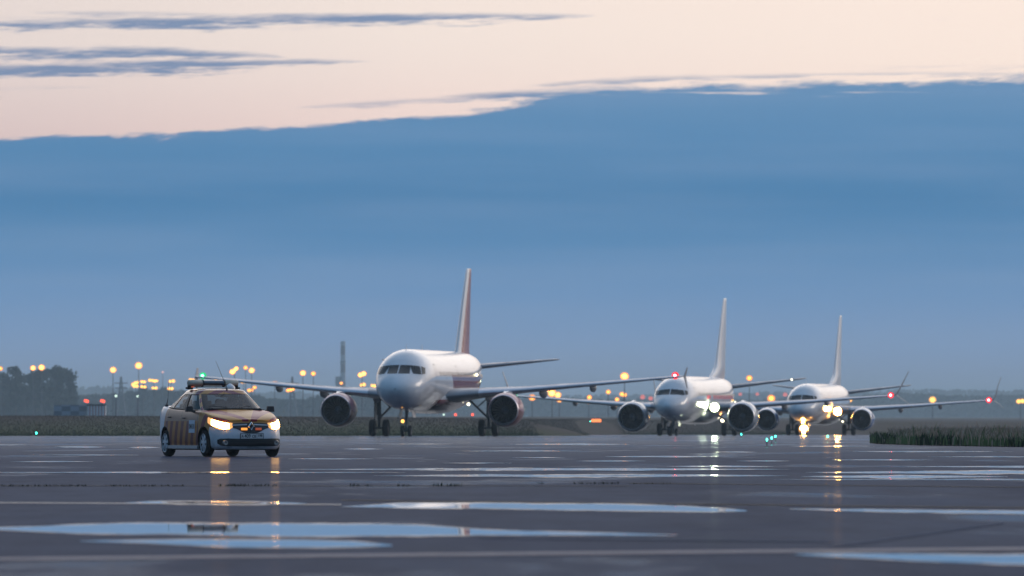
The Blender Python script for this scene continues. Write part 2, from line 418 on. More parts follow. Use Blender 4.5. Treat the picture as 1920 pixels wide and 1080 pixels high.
for k, (xa, xb, ya, yb) in enumerate([(545, 1480, 878, 883.5), (-100, 760, 885.3, 888), (700, 1480, 889.5, 896), (1510, 2100, 883, 890), (1500, 1890, 891, 898), (1700, 2050, 874, 877.5),
        (1450, 2100, 899, 901), (1135, 1345, 855, 858.5), (1250, 1450, 874, 877), (950, 1190, 832, 835), (100, 200, 837, 840), (-60, 60, 833.5, 835.5), (20, 175, 865, 867.5), (240, 300, 838, 841),
        (640, 720, 841, 843.5), (850, 1090, 845, 847), (1600, 1900, 846, 848.5), (540, 700, 860, 862), (830, 960, 868, 870), (1340, 1420, 847, 849), (1560, 1750, 862, 864), (60, 260, 853, 854.5), (1740, 1960, 856, 858),
        (700, 850, 832, 834), (960, 1060, 858, 859.5), (1080, 1210, 864, 866), (1380, 1480, 864, 866), (1480, 1640, 836, 838)]):
    md = (ya + yb) / 2
    puddle([(xa, md, md + .2), (xa + (xb - xa) * .25, ya + .4 * (md - ya), yb - .3 * (yb - md)), (xa + (xb - xa) * .6, ya, yb), (xb, md, md + .2)], 20 + k, jag=.2)
# the damp bright strip at the right and painted lines
lm = dirty(material('worn_line_paint', (.16, .13, .12), .6, spec=.06), (.22, .20, .23), (.12, .115, .14), 3, .8, None, None, (1, .5, 1))
lm2 = dirty(material('worn_white_paint', (.3, .3, .3), .5, spec=.3), (.26, .25, .26), (.08, .08, .09), 2.5, .9)
lm3 = dirty(material('faded_line_paint', (.1, .1, .12), .7, spec=0), (.17, .17, .20), (.08, .085, .11), 2, .9)
sm = material('wet_film', (.06, .06, .07), .3, spec=.4)
puddle([(1480, 955.5, 956.5), (1560, 955.5, 959), (1700, 956.5, 962.5), (1850, 958.5, 965.5), (2100, 962, 969)], 6, jag=.15)
def line(name, p0, p1, w0, mat, label, n=24, z=.0045, kind='structure'):
    """a strip on the ground between two photo points, w0 in px of depth"""
    vs = []
    for i in range(n + 1):
        a = p0[0] + (p1[0] - p0[0]) * i / n; b = p0[1] + (p1[1] - p0[1]) * i / n
        for s in (-.5, .5):
            py = b + s * w0; D = CAMH * F / (py - HZ)
            for _ in range(3): D = (CAMH - zp(D)) * F / (py - HZ)
            vs.append(((a - 960) * D / F, D, zp(D) + z + .004))
    fs = [(2 * i, 2 * i + 1, 2 * i + 3, 2 * i + 2) for i in range(n)]
    o = mk(name, vs, fs, mat, smooth=False, fix=False)
    if o.data.polygons[0].normal.z < 0: o.data.flip_normals()
    return tag(o, label, kind=kind)
line('painted_line', (-150, 1052), (2100, 1029), 5, lm, 'worn pale painted line across the near asphalt')
line('painted_line', (-150, 943), (640, 947.5), 1.6, lm2, 'thin worn white line across the asphalt left of the puddles')
line('painted_line', (1560, 1028), (1880, 982), 3, lm3, 'faint diagonal painted line on the near right asphalt')
line('painted_line', (900, 1010), (1560, 1018), 2, lm3, 'faint second painted line beside the long near line')
seam_mat = material('dark_seam', (.006, .006, .008), .7, spec=.1)
line('pavement_seam', (640, 939), (2050, 955), 1.5, seam_mat, 'dark strip painted as the shade of a step across the asphalt to the right')  # shade of a low step, put in as a dark strip
line('pavement_seam', (1180, 907), (2050, 916), .8, seam_mat, 'thin dark seam across the asphalt behind the long puddles')
line('pavement_seam', (-150, 912), (1180, 912), .6, seam_mat, 'weedy joint across the asphalt in front of the car')

def ray_point(px, py, h):
    """ground point (x, D) whose point at height h above ground shows at (px, py); nearest solution"""
    best = None
    for i in range(60, 2400):
        D = i * .5 if i < 2000 else 1000 + (i - 2000) * 5
        x = (px - 960) * D / F
        yy = HZ + (CAMH - ground_z(x, D) - h) * F / D
        e = abs(yy - py)
        if best is None or e < best[0] - .02: best = (e, x, D)
    return best[1], best[2]

# ------------------------------------------------------------------ grass
def blades(name, spots, mats, label):
    """spots = [(x, y, z, height, width, matindex)]"""
    vs, fs, mi = [], [], []
    for (x, y, z, h, w, mm) in spots:
        a = random.uniform(0, PI); lx, ly = random.uniform(-.35, .35) * h, random.uniform(-.35, .35) * h
        dx, dy = math.cos(a) * w, math.sin(a) * w * .5; o = len(vs)
        vs += [(x - dx, y - dy, z - .03), (x + dx, y + dy, z - .03), (x + lx * .4 + dx * .7, y + ly * .4 + dy * .7, z + h * .6), (x + lx * .4 - dx * .7, y + ly * .4, z + h * .6), (x + lx, y + ly, z + h)]
        fs += [(o, o + 1, o + 2, o + 3), (o + 3, o + 2, o + 4)]; mi += [mm, mm]
    o = mk(name, vs, fs, mats, smooth=False, fix=False, midx=mi)
    return tag(o, label, kind='stuff')
def leafmat(name, c, c2, sc=.6):
    m = material(name, c, .85, spec=.1); return dirty(m, c, c2, sc, .9)
GR = [leafmat('green_blades', (.14, .18, .07), (.08, .11, .045)), leafmat('brown_blades', (.44, .30, .23), (.28, .20, .15)), leafmat('dry_blades', (.52, .42, .33), (.34, .27, .21)), leafmat('dark_blades', (.035, .05, .022), (.022, .03, .016))]
# island of tall grass at the right
shore = [(40, 196), (24, 216), (17.5, 238), (14.6, 251), (12.9, 268), (12.4, 287), (12.9, 308), (13.9, 330), (16.5, 352), (21, 372), (30, 392), (60, 410), (60, 196)]
def inside(x, y, poly):
    c = False; j = len(poly) - 1
    for i in range(len(poly)):
        if (poly[i][1] > y) != (poly[j][1] > y) and x < (poly[j][0] - poly[i][0]) * (y - poly[i][1]) / (poly[j][1] - poly[i][1]) + poly[i][0]: c = not c
        j = i
    return c
iv = [(x, y, zp(y) + .03) for x, y in shore]
isl = mk('ground', iv, [tuple(range(len(iv)))], gm, smooth=False); tag(isl, 'soil of the grass island beside the taxiway at the right', kind='structure')
if isl.data.polygons[0].normal.z < 0: isl.data.flip_normals()
sp_ = []
rg = random.Random(3)
def shore_dist(x, y):
    d = 1e9
    for (a, b), (c, e) in zip(shore[:11], shore[1:12]):
        L = (c - a)**2 + (e - b)**2; t = max(0, min(1, ((x - a) * (c - a) + (y - b) * (e - b)) / L))
        d = min(d, math.hypot((x - a - t * (c - a)) * 3, (y - b - t * (e - b)) * .4))
    return d
while len(sp_) < 26000:
    x, y = rg.uniform(12, 22), rg.uniform(225, 385)
    if not inside(x, y, shore): continue
    d = shore_dist(x, y)
    cl = math.sin(x * 2.1 + y * .11) + math.sin(x * .9 - y * .23 + 1)
    if d < 2.2:
        h = rg.uniform(.12, .34) * (1 + .35 * cl * .5); mm = 3 if (cl > .6 and rg.random() < .7) else (0 if rg.random() < .8 else 1)
    else:
        h = rg.uniform(.24, .54) * (1 + .10 * cl); mm = 1 if rg.random() < .6 else (2 if rg.random() < .45 else 0)
        if rg.random() < .03: h *= 1.35
    sp_.append((x, y, zp(y) + .03, h, rg.uniform(.012, .035), mm))
blades('grass', sp_, GR, 'tall brown grass and green weeds on the island at the right')
sp_ = []
for _ in range(75000):
    x = rg.uniform(-62, 34); e = edge_y(x); y = e + .3 + 240 * rg.random() ** 1.35
    f = (y - e) / 120
    h = rg.uniform(.06, .17)
    mm = 0 if rg.random() > f + .15 else (1 if rg.random() < .75 else 2)
    sp_.append((x, y, ground_z(x, y), h, rg.uniform(.010, .030), mm))
FG = [leafmat('field_green', (.085, .10, .04), (.07, .085, .035)), leafmat('field_brown', (.15, .115, .085), (.12, .095, .07)), leafmat('field_dry', (.17, .13, .10), (.15, .115, .085))]
blades('grass', sp_, FG, 'low brown and green grass along the far edge of the apron')
sp_ = []
for (xa, xb, n_, hh) in [(-20, 165, 160, .022), (195, 345, 110, .02), (410, 520, 100, .032), (655, 700, 40, .035), (745, 770, 16, .03), (805, 865, 60, .045), (1005, 1020, 10, .035), (1075, 1160, 60, .03), (1180, 1260, 30, .02)]:
    for _ in range(n_):
        a = rg.uniform(xa, xb); D = 109 + rg.uniform(-.5, .5)
        if xa > 1000: D = 112.5 + rg.uniform(-.4, .4)
        sp_.append(((a - 960) * D / F, D, .006, hh * rg.uniform(.4, 1.2), .006, 3))
blades('weeds', sp_, GR, 'small dark weeds sprouting from the joint in the asphalt')
# ------------------------------------------------------------------ trees and woods
TM = [leafmat('leaves_dark', (.030, .042, .022), (.016, .024, .014), .25), leafmat('leaves_mid', (.045, .058, .028), (.026, .034, .018), .25)]
BK = material('bark', (.06, .05, .042), .9)
def crown_mesh(seed, H, W, n=1500, conic=0.0, leaf=.55):
    r = random.Random(seed); lobes = []
    for k in range(16):
        t = r.random(); zz = H * (.22 + .74 * t)
        env = (1 - conic * t) * math.sin(PI * min(1, .18 + .78 * (1 - t * (1 if conic else .85)))) ** .6
        a = r.uniform(0, 2 * PI); rad = W * .5 * env * r.uniform(.15, .75)
        lobes.append((rad * math.cos(a), rad * math.sin(a), zz, W * r.uniform(.10, .22) * (1 - .4 * t * conic)))
    lobes.append((0, 0, H * .93, W * .12))
    vs, fs, mi = [], [], []
    for i in range(n):
        lx, ly, lz, lr = r.choice(lobes)
        d = Vector((r.gauss(0, 1), r.gauss(0, 1), r.gauss(0, 1))).normalized() * lr * r.random() ** .35
        c = Vector((lx, ly, lz)) + d
        u = Vector((r.gauss(0, 1), r.gauss(0, 1), r.gauss(0, 1))).normalized(); w = u.orthogonal().normalized()
        s = leaf * r.uniform(.6, 1.5); o = len(vs)
        vs += [c - u * s, c - w * s * .7, c + u * s, c + w * s * .7]; fs.append((o, o + 1, o + 2, o + 3)); mi.append(0 if (lx + lz) % 2 < 1.1 else 1)
    return vs, fs, mi
variants = []
for k in range(5):
    H, W = [(19, 13), (17, 12), (21, 11), (15, 13), (18, 8)][k]
    vs, fs, mi = crown_mesh(50 + k, H, W, 1500, .55 if k == 4 else 0.0)
    me = bpy.data.meshes.new('crown'); me.from_pydata([tuple(v) for v in vs], [], fs)
    for t_ in TM: me.materials.append(t_)
    me.polygons.foreach_set('material_index', mi)
    tb = MB().tube([(0, 0, -.5), (.1, 0, H * .3), (.25, .1, H * .6), (.2, 0, H * .85)], [.34, .28, .18, .06], 8)
    for q in range(5):
        a = q * 1.3 + k; z0 = H * (.28 + .1 * q)
        tb.tube([(.1, 0, z0), (math.cos(a) * W * .18, math.sin(a) * W * .18, z0 + H * .1), (math.cos(a) * W * .32, math.sin(a) * W * .32, z0 + H * .17)], [.13, .08, .03], 5)
    t_ob = tb.build('trunk', BK); tm_ = t_ob.data; bpy.data.objects.remove(t_ob)
    variants.append((me, tm_, H, W))
def tree(px, D, top_y, k, label, group):
    me, tm_, H, W = variants[k]; x = (px - 960) * D / F; z = ground_z(x, D)
    s = ((HZ - top_y) * D / F + CAMH - z) / (H * .99)
    e = empty('tree', (x, D, z), random.uniform(0, 6.28), label, 'tree', group); e.scale = (s, s, s)
    link('trunk', tm_, e); link('crown', me, e)
    return e
TL = [(-22, 3350, 697, 0, 'dark broad tree cut by the left frame edge'), (8, 3500, 703, 3, 'low round tree second from the left frame edge'),
      (30, 3380, 690, 2, 'pointed tree rising above its neighbours in the left wood'), (47, 3450, 706, 1, 'low tree in the dip of the left wood'),
      (66, 3400, 699, 0, 'broad tree under the pair of orange lamps'), (86, 3480, 697, 3, 'round tree just right of the pair of orange lamps'),
      (106, 3360, 694, 1, 'tall full tree near the right end of the left wood'), (124, 3420, 698, 0, 'broad last tree closing the left wood on its right'),
      (133, 3500, 716, 4, 'narrow low tree at the very end of the left wood'),
      (245, 4600, 733, 4, 'small pointed tree below the lamp cluster'), (268, 4500, 724, 2, 'pointed tree just left of the car roof, under the lamps'),
      (290, 4600, 732, 4, 'slim tree behind the tail of the car'), (305, 4550, 730, 1, 'round tree directly behind the car boot')]
for a in TL: tree(*a, 'trees in front of the distant woods')
def wood(name, segs, D, depth, n, label, leaf=1.1, seed=1):
    """a far wood that reads as one mass: segs = [(px, top_y)]"""
    r = random.Random(seed); vs, fs, mi = [], [], []
    x0, x1 = segs[0][0], segs[-1][0]; crowns = []
    px = x0
    while px < x1:
        d = D + r.uniform(0, depth); t = lerp1(px, segs) + r.uniform(-3.5, 4.5)
        x = (px - 960) * d / F; z = ground_z(x, d); h = (HZ - t) * d / F + CAMH - z
        crowns.append((x, d, z, max(h, 3), r.uniform(.3, .55))); px += r.uniform(.25, .6) * h * F / D * .45
    per = n // len(crowns)
    for (x, d, z, h, wf) in crowns:
        for i in range(per):
            t = r.random() ** .8; rad = h * wf * (math.sin(PI * min(1, .25 + .75 * (1 - t))) ** .7) * r.random() ** .4; a = r.uniform(0, 2 * PI)
            c = Vector((x + rad * math.cos(a), d + rad * math.sin(a), z + h * (t * .97)))
            u = Vector((r.gauss(0, 1), r.gauss(0, 1), r.gauss(0, 1))).normalized(); w = u.orthogonal().normalized(); s = leaf * r.uniform(.6, 1.5); o = len(vs)
            vs += [c - u * s, c - w * s * .7, c + u * s, c + w * s * .7]; fs.append((o, o + 1, o + 2, o + 3)); mi.append(0)
    o = mk(name, vs, fs, TM, smooth=False, fix=False, midx=mi); return tag(o, label, kind='stuff')
wood('woods', [(-120, 722), (0, 720), (135, 730)], 3600, 250, 16000, 'dense wood behind the left trees', 1.0, 5)
wood('woods', [(132, 742), (180, 744), (235, 738), (330, 732), (420, 738), (520, 750), (560, 752), (600, 746), (700, 742), (760, 748)], 4700, 300, 26000, 'dark blue wood behind the car and the first airliner', 1.3, 2)
wood('woods', [(740, 750), (900, 752), (1000, 748), (1120, 751), (1250, 752), (1400, 750), (1500, 752)], 6500, 500, 24000, 'hazy wood seen between the airliners', 1.8, 8)
wood('woods', [(1440, 752), (1600, 745), (1680, 739), (1760, 741), (1850, 745), (1920, 742), (2060, 744)], 6800, 500, 24000, 'hazy wood above the grass island at the right', 1.8, 3)
wood('woods', [(-100, 738), (130, 727), (180, 724), (300, 733), (500, 736), (640, 738), (900, 742), (1100, 744), (1400, 738), (1700, 732), (1900, 733), (2060, 735)], 10500, 900, 34000, 'farthest pale line of woods along the horizon', 3.0, 4)
#=====PART2=====
# ------------------------------------------------------------------ far structures
def at(px, D): return (px - 960) * D / F
def hgt(py, D): return (HZ - py) * D / F + CAMH       # absolute z seen at row py
# chimney
cm = material('banded_chimney', (.3, .3, .32), .8); nt = cm.node_tree; v, x, y, z = coords(nt)
nt.links.new(mixc(nt, (z / 13.0).frac().gt(.5), (.45, .44, .45), (.22, .15, .15)), BS(cm).inputs['Base Color'])
D = 6200; H = hgt(640, D)
ch = MB().lathe([(-2, 2.3), (H * .3, 2.0), (H * .75, 1.75), (H, 1.7), (H, 1.4), (H - 3, 1.3)], 'z', n=20).build('chimney', cm, loc=(at(643, D), D, 0))
tag(ch, 'tall hazy banded chimney rising beyond the first wing at left', 'chimney')
MB().lathe([(0, 2.15), (.6, 2.2), (1.0, 2.15)], 'z', n=20).build('platform_ring', M['steel'], ch, loc=(0, 0, H * .72))
cc = material('pale_concrete', (.25, .25, .26), .85)
H2 = hgt(706, D)
c2_ = MB().lathe([(-2, 1.9), (H2 * .8, 1.7), (H2 * .82, 2.1), (H2, 2.0), (H2, 0.01)], 'z', n=16).build('water_tower', cc, loc=(at(634, D), D, 0))
tag(c2_, 'short hazy tower standing just left of the tall chimney', 'tower')
# lattice masts (very faint)
def pylon(px, D, ty, label):
    H = hgt(ty, D); b = MB(); w = H * .12
    for sx in (-1, 1):
        for sy in (-1, 1): b.tube([(sx * w, sy * w, -1), (sx * w * .25, sy * w * .25, H * .7), (sx * .2, sy * .2, H)], [.5, .4, .25], 4)
    for k in range(8):
        t0, t1 = k / 9, (k + 1) / 9; a0 = w * (1 - t0 * 1.05), w * (1 - t1 * 1.05)
        b.tube([(-max(a0[0], .2), 0, H * t0), (max(a0[1], .2), 0, H * t1)], .2, 4); b.tube([(max(a0[0], .2), 0, H * t0), (-max(a0[1], .2), 0, H * t1)], .2, 4)
    for q in (.72, .84): b.box((0, 0, H * q), (H * .32, .5, .5))
    o = b.build('power_pylon', M['steel'], loc=(at(px, D), D, 0), smooth=False); tag(o, label, 'pylon', 'faint pylons behind the woods')
pylon(227, 4300, 706, 'faint lattice pylon between the two single orange lamps')
pylon(548, 4400, 706, 'faint lattice pylon standing beyond the first wing')

# floodlight masts
LO = lamp('sodium_lamp', (1, .35, .05), 4.6); LOb = lamp('sodium_lamp_bright', (1, .38, .065), 9); LY = lamp('warm_lamp', (1, .46, .085), 4.4)
LR = lamp('red_lamp', (1, .10, .05), 2.6); LRd = lamp('dull_red_lamp', (1, .22, .18), 1.0); LW = lamp('pale_lamp', (.75, 1, .85), 1.8); LP = lamp('pink_lamp', (1, .55, .5), 1.2)
GLOW = {'sodium_lamp': lamp('sodium_halo', (1, .34, .075), 1.5), 'sodium_lamp_bright': lamp('sodium_halo_bright', (1, .36, .09), 2.1), 'warm_lamp': lamp('warm_halo', (1, .46, .10), 1.7)}  # dim emissive shells imitate the glow around the floodlight bulbs
def mast(D, heads, label, px0=None):
    """heads = [(px, py, radius_px, material)]"""
    px0 = px0 if px0 is not None else sum(h[0] for h in heads) / len(heads)
    x = at(px0, D); gz = ground_z(x, D); top = max(hgt(h[1], D) for h in heads)
    e = empty('floodlight_mast', (x, D, gz), 0, label, 'floodlight mast', 'floodlight masts on the far apron')
    zt_ = top - gz
    MB().lathe([(-1, .22), (zt_ * .5, .16), (zt_, .10)], 'z', n=8).build('mast_pole', M['steel'], e)
    for (px, py, r, m_) in heads:
        lx, lz, rr_ = at(px, D) - x, hgt(py, D) - gz, r * .86 * D / F
        MB().box((lx / 2, .6 * rr_ + .1, lz), (abs(lx) + .2, .2, .2)).build('crossarm', M['steel'], e, smooth=False)
        hd = MB().ball((lx, 0, lz), rr_ * 1.12, 8, 0, (1, .6, .9)).build('lamp_head', GLOW.get(m_.name, m_), e)
        if m_.name in GLOW: MB().ball((lx, -rr_ * .5, lz), rr_ * .66, 8, 0, (1, .6, .9)).build('bulb', m_, hd)
        MB().lathe([(.55 * rr_, rr_ * 1.0), (.8 * rr_, rr_ * .8), (.95 * rr_, rr_ * .1)], 'y', (lx, 0, lz), 12).build('lamp_housing', M['steel'], e)
    return e
B, Y = LOb, LY
mast(3000, [(1, 691, 4.5, LO)], 'mast with one orange lamp cut by the left frame edge')
mast(3000, [(62, 690, 5.5, B)], 'left one of the two orange lamps above the left trees')
mast(3000, [(78, 689, 6.5, B)], 'right one of the two orange lamps above the left trees')
mast(3900, [(81, 707, 2, LP)], 'dull small lamp glimmering through the left treetops')
mast(3000, [(212, 693.5, 6.5, B)], 'single orange lamp on its own just right of the left trees')
mast(3000, [(260, 685.5, 7.5, B)], 'highest single orange lamp above the yellow lamp cluster')
mast(3400, [(250, 721, 4.5, Y), (254, 718, 4, Y), (258, 717, 3.5, Y), (257, 724, 4, Y), (252, 724, 4, Y)], 'leftmost bunch of yellow lamps in the cluster left of the car')
mast(3400, [(266, 715.5, 3.4, Y), (271, 716, 3.4, Y), (266, 725, 3.4, Y), (271.5, 725.5, 3.4, Y)], 'mast with two stacked pairs of yellow lamps in the left cluster')
mast(3400, [(281, 713, 3.6, Y), (286, 713.5, 3.4, Y), (290, 714.5, 3.8, Y), (294, 714, 3, Y), (287, 727.5, 3.2, Y), (292.5, 727.5, 3.4, Y)], 'mast with a long row of yellow lamps above a lower pair')
mast(3400, [(319, 715, 3.4, Y), (325, 714.5, 4, Y), (317, 728.5, 3.5, Y), (322.5, 728.5, 3.5, Y)], 'mast with two yellow pairs nearest the car boot')
mast(4200, [(305, 697.5, 2.2, LP)], 'thin mast with one dull pink lamp left of the car')
mast(3400, [(357, 712.5, 4, Y), (362, 713, 4, Y)], 'lamp pair showing just above the left end of the light bar')
mast(3400, [(405, 712.5, 3.6, Y)], 'small yellow lamp above the middle of the light bar')
mast(3000, [(436, 697, 6, B), (443, 691, 4.5, B), (440, 694, 4, B)], 'bright bunch of three orange lamps above the first wing')
mast(3300, [(460.5, 689.5, 4.6, LO)], 'smaller lamp between two brighter ones above the first wing')
mast(3000, [(472, 694.5, 6, B)], 'bright orange lamp resting on the first wing edge')
mast(3400, [(454, 716, 3.8, Y), (459, 715.5, 3.8, Y)], 'yellow lamp pair right under the first wing above the car')
mast(3400, [(467, 732, 4, LO), (472, 731.5, 4, LO)], 'low lamp pair above the right car mirror')
mast(3500, [(477.5, 726.5, 4, LO)], 'low single lamp up and right of the low pair by the mirror')
mast(3200, [(540, 732, 4.2, LO), (545, 731, 4.2, LO), (549.5, 730, 3.6, LO)], 'low row of three orange lamps under the first wing')
mast(3600, [(513, 717.5, 3, LO), (517, 717.5, 3, LO)], 'small lamp pair peeping beside a wing fairing')
mast(3000, [(568, 699.5, 6, B)], 'left one of the orange lamp pair above the first wing')
mast(3000, [(587.5, 700.5, 5, LO)], 'right one of the orange lamp pair above the first wing')
mast(3500, [(620.5, 732.5, 4.2, B), (627, 732.5, 3.2, LO)], 'lamp pair just above the first left engine')
mast(3900, [(640, 718.5, 3.4, LO)], 'faint lamp on the wing at the foot of the chimney')
mast(3000, [(676, 703, 5.5, B), (682, 700.5, 5.5, B)], 'bright double lamp right of the chimney')
mast(3400, [(678, 722, 4, Y), (682.5, 721, 4, Y)], 'yellow pair below the double lamp right of the chimney')
mast(3400, [(698, 723, 3.6, Y), (703, 723.5, 4, Y)], 'yellow pair nearest the first cockpit')
mast(2600, [(1171, 705.5, 8.5, B)], 'largest orange lamp, resting on the first airliner wing')
mast(2800, [(1024, 733, 8, B), (1035, 737, 8.5, B), (1046, 740.5, 6.5, B), (1036, 731, 5, B)], 'biggest glowing bunch of lamps under the first wing')
mast(2900, [(998, 745.5, 7, LO)], 'round orange lamp left of the biggest bunch under the wing')
mast(2900, [(1049, 750, 5.5, LO)], 'orange lamp just below the biggest bunch and the second wing')
mast(3000, [(1105, 745, 5, LO), (1103, 754, 4, LO)], 'two lamps cut apart by the thin second wing')
mast(2900, [(1140.5, 735, 5, LO)], 'lamp left of the oval one between the first two airliners')
mast(2900, [(1166, 739, 5, LO), (1171, 740.5, 5, LO)], 'oval orange lamp below the largest lamp')
mast(2900, [(1157, 749, 4.6, LO)], 'small lamp touching the second wing near its engine')
mast(5000, [(1205, 744.5, 5, LRd)], 'dull reddish lamp left of the second nose')
mast(5000, [(1220, 747, 4.5, LRd)], 'fainter reddish lamp close to the second nose')
mast(3000, [(1405, 709, 6.2, LO)], 'single orange lamp right of the second tail fin')
mast(3000, [(1446, 747, 8, LO)], 'round orange lamp above the second wing near its engine')
mast(3000, [(1593, 750, 5, Y)], 'lamp below the wing just right of the third fuselage')
mast(3000, [(1748.5, 749.5, 7, Y)], 'single yellow lamp between the two right red wingtips')
mast(3000, [(1910, 752.5, 5, Y), (1917, 752, 5, Y)], 'yellow lamp pair at the right frame edge')
mast(5500, [(1388, 739, 3.5, LRd)], 'left one of the dull red lamps behind the second airliner')
mast(5500, [(1420, 739, 3.5, LRd)], 'second dull red lamp behind the second airliner')
mast(5500, [(1472, 740, 4.5, LRd)], 'dull red lamp close to the third airliner nose')
# the low red and white cabin with two red lamps; panels
def bandmat(name, a, b, w):
    m = material(name, a, .7); nt = m.node_tree; v, x, y, z = coords(nt)
    nt.links.new(mixc(nt, (x / w).frac().gt(.5), a, b), BS(m).inputs['Base Color']); return m
D = 1500; x0 = at(181.5, D); gz = ground_z(x0, D)
hz_ = lambda py: hgt(py, D) - gz
e = empty('equipment_cabin', (x0, D, gz), 0, 'low white cabin with narrow red stripes carrying two red lamps', 'cabin')
tp = hz_(760.5)
MB().box((0, 0, tp / 2 - .3), (3.15, 2.4, tp + .6)).build('cabin_wall', bandmat('cabin_stripes', (.75, .74, .76), (.55, .25, .24), .52), e, smooth=False)
MB().box((0, 0, tp + .12), (3.4, 2.7, .24)).build('cabin_roof', M['dark'], e, smooth=False)
for px in (162, 192.5):
    lx = at(px, D) - x0
    MB().tube([(lx * .93, 0, tp), (lx * .93, 0, hz_(753))], .06, 6).tube([(lx * .93, 0, hz_(753)), (lx, 0, hz_(753))], .06, 6).build('lamp_post', M['steel'], e)
    for q in (-1, 1): MB().ball((lx + q * .17, 0, hz_(752) - q * .05), .26, 8).build('red_lamp', LR, e)
e = empty('barrier_board', (at(132, D), D, gz), 0, 'low blue and white checkered boards left of the striped cabin', 'barrier')
cb = material('checker_board', (.5, .5, .5), .7); nt = cb.node_tree; v, x, y, z = coords(nt)
ck = ((x / 1.52).op('FLOOR') + (z / .85).op('FLOOR')) / 2
nt.links.new(mixc(nt, ck.frac().gt(.25), (.11, .14, .18), (.25, .31, .39)), BS(cb).inputs['Base Color'])
MB().box((0, 0, hz_(758) / 2), (at(162, D) - at(100, D), .1, hz_(758) - .2)).build('board', cb, e, smooth=False)
for px in (-2.4, 0, 2.4): MB().box((px, .15, hz_(760) / 2 - .2), (.12, .12, hz_(760) + .4)).build('post', M['steel'], e, smooth=False)
# pale small lamps before the woods
for (px, py, dd, r, lab) in [(217.5, 742.5, 2200, 2.4, 'dim pale lamp before the woods above the striped cabin'), (258, 743, 2200, 2.0, 'small greenish white lamp left of the car boot')]:
    mast(dd, [(px, py, r, LW)], lab)

# ------------------------------------------------------------------ runway and taxiway lights
LC = lamp('cyan_lens', (.05, 1, .72), 12, True); LG = lamp('orange_sign_light', (1, .24, .08), 2.0)
def edge_light(px, py, label, h=.22, r=.021, mt=LC, grp='cyan lights along the taxiway edges'):
    x, D = ray_point(px, py, h); z = ground_z(x, D); k = D / 300
    e = empty('taxiway_light', (x, D, z), 0, label, 'taxiway light', grp)
    MB().lathe([(0, .07), (.015, .07), (.02, .012), (h - .06, .012), (h - .055, r), (h - .05, r)], 'z', n=10).build('light_base', M['dark'], e)
    MB().lathe([(h - .05, r * .95), (h, r), (h + r * .9, r * .8), (h + r * 1.5, .005)], 'z', n=10).build('lens', mt, e)
edge_light(68, 812, 'cyan light at the grass edge far left of the car', r=.045)
edge_light(1107, 790, 'cyan light in the grass between the first two airliners', r=.045)
edge_light(1390, 814, 'cyan light below the second airliner engine')
edge_light(1438, 823.5, 'leftmost cyan light of the close trio before the third airliner')
edge_light(1447, 820.5, 'middle cyan light of the close trio before the third airliner')
edge_light(1454, 817.5, 'rightmost cyan light of the close trio before the third airliner')
edge_light(1552, 817.5, 'cyan light between the third nose gear and its right wheels')
edge_light(1569, 825, 'nearest pale cyan light, under the third airliner engine')
def sign(px, py, D, w, label, m_=LG):
    x = at(px, D); z = ground_z(x, D); h = hgt(py, D) - z
    e = empty('guidance_sign', (x, D, z), 0, label, 'guidance sign', 'glowing signs in the far grass')
    MB().box((0, .06, h), (w * 1.1, .1, w * .42)).build('sign_frame', M['dark'], e, smooth=False)
    MB().box((0, 0, h), (w, .06, w * .32)).build('sign_face', m_, e, smooth=False)
    for s in (-1, 1): MB().box((s * w * .35, .06, h / 2 - .15), (.08, .08, h + .3)).build('leg', M['dark'], e, smooth=False)
sign(1118, 788.5, 1150, 1.3, 'orange glowing sign in the grass left of the second airliner')
sign(1814, 802 - 4, 1250, .9, 'small orange sign glowing above the grass island', LG)
for (px, lab, mt) in [(832, 'small white light under the first belly, left of two red ones', LW), (854, 'left red light under the first airliner belly', LR), (886, 'right red light under the first airliner wing', LR)]:
    D = 1700; x = at(px, D); z = ground_z(x, D); hh = max(hgt(778.5, D) - z, .4)
    e = empty('obstacle_light', (x, D, z), 0, lab, 'obstacle light', 'small lights in the far grass')
    MB().tube([(0, 0, -.2), (0, 0, hh)], .08, 6).build('post', M['dark'], e); MB().ball((0, 0, hh + .1), .26 if mt is LR else .18, 8).build('lens', mt, e)

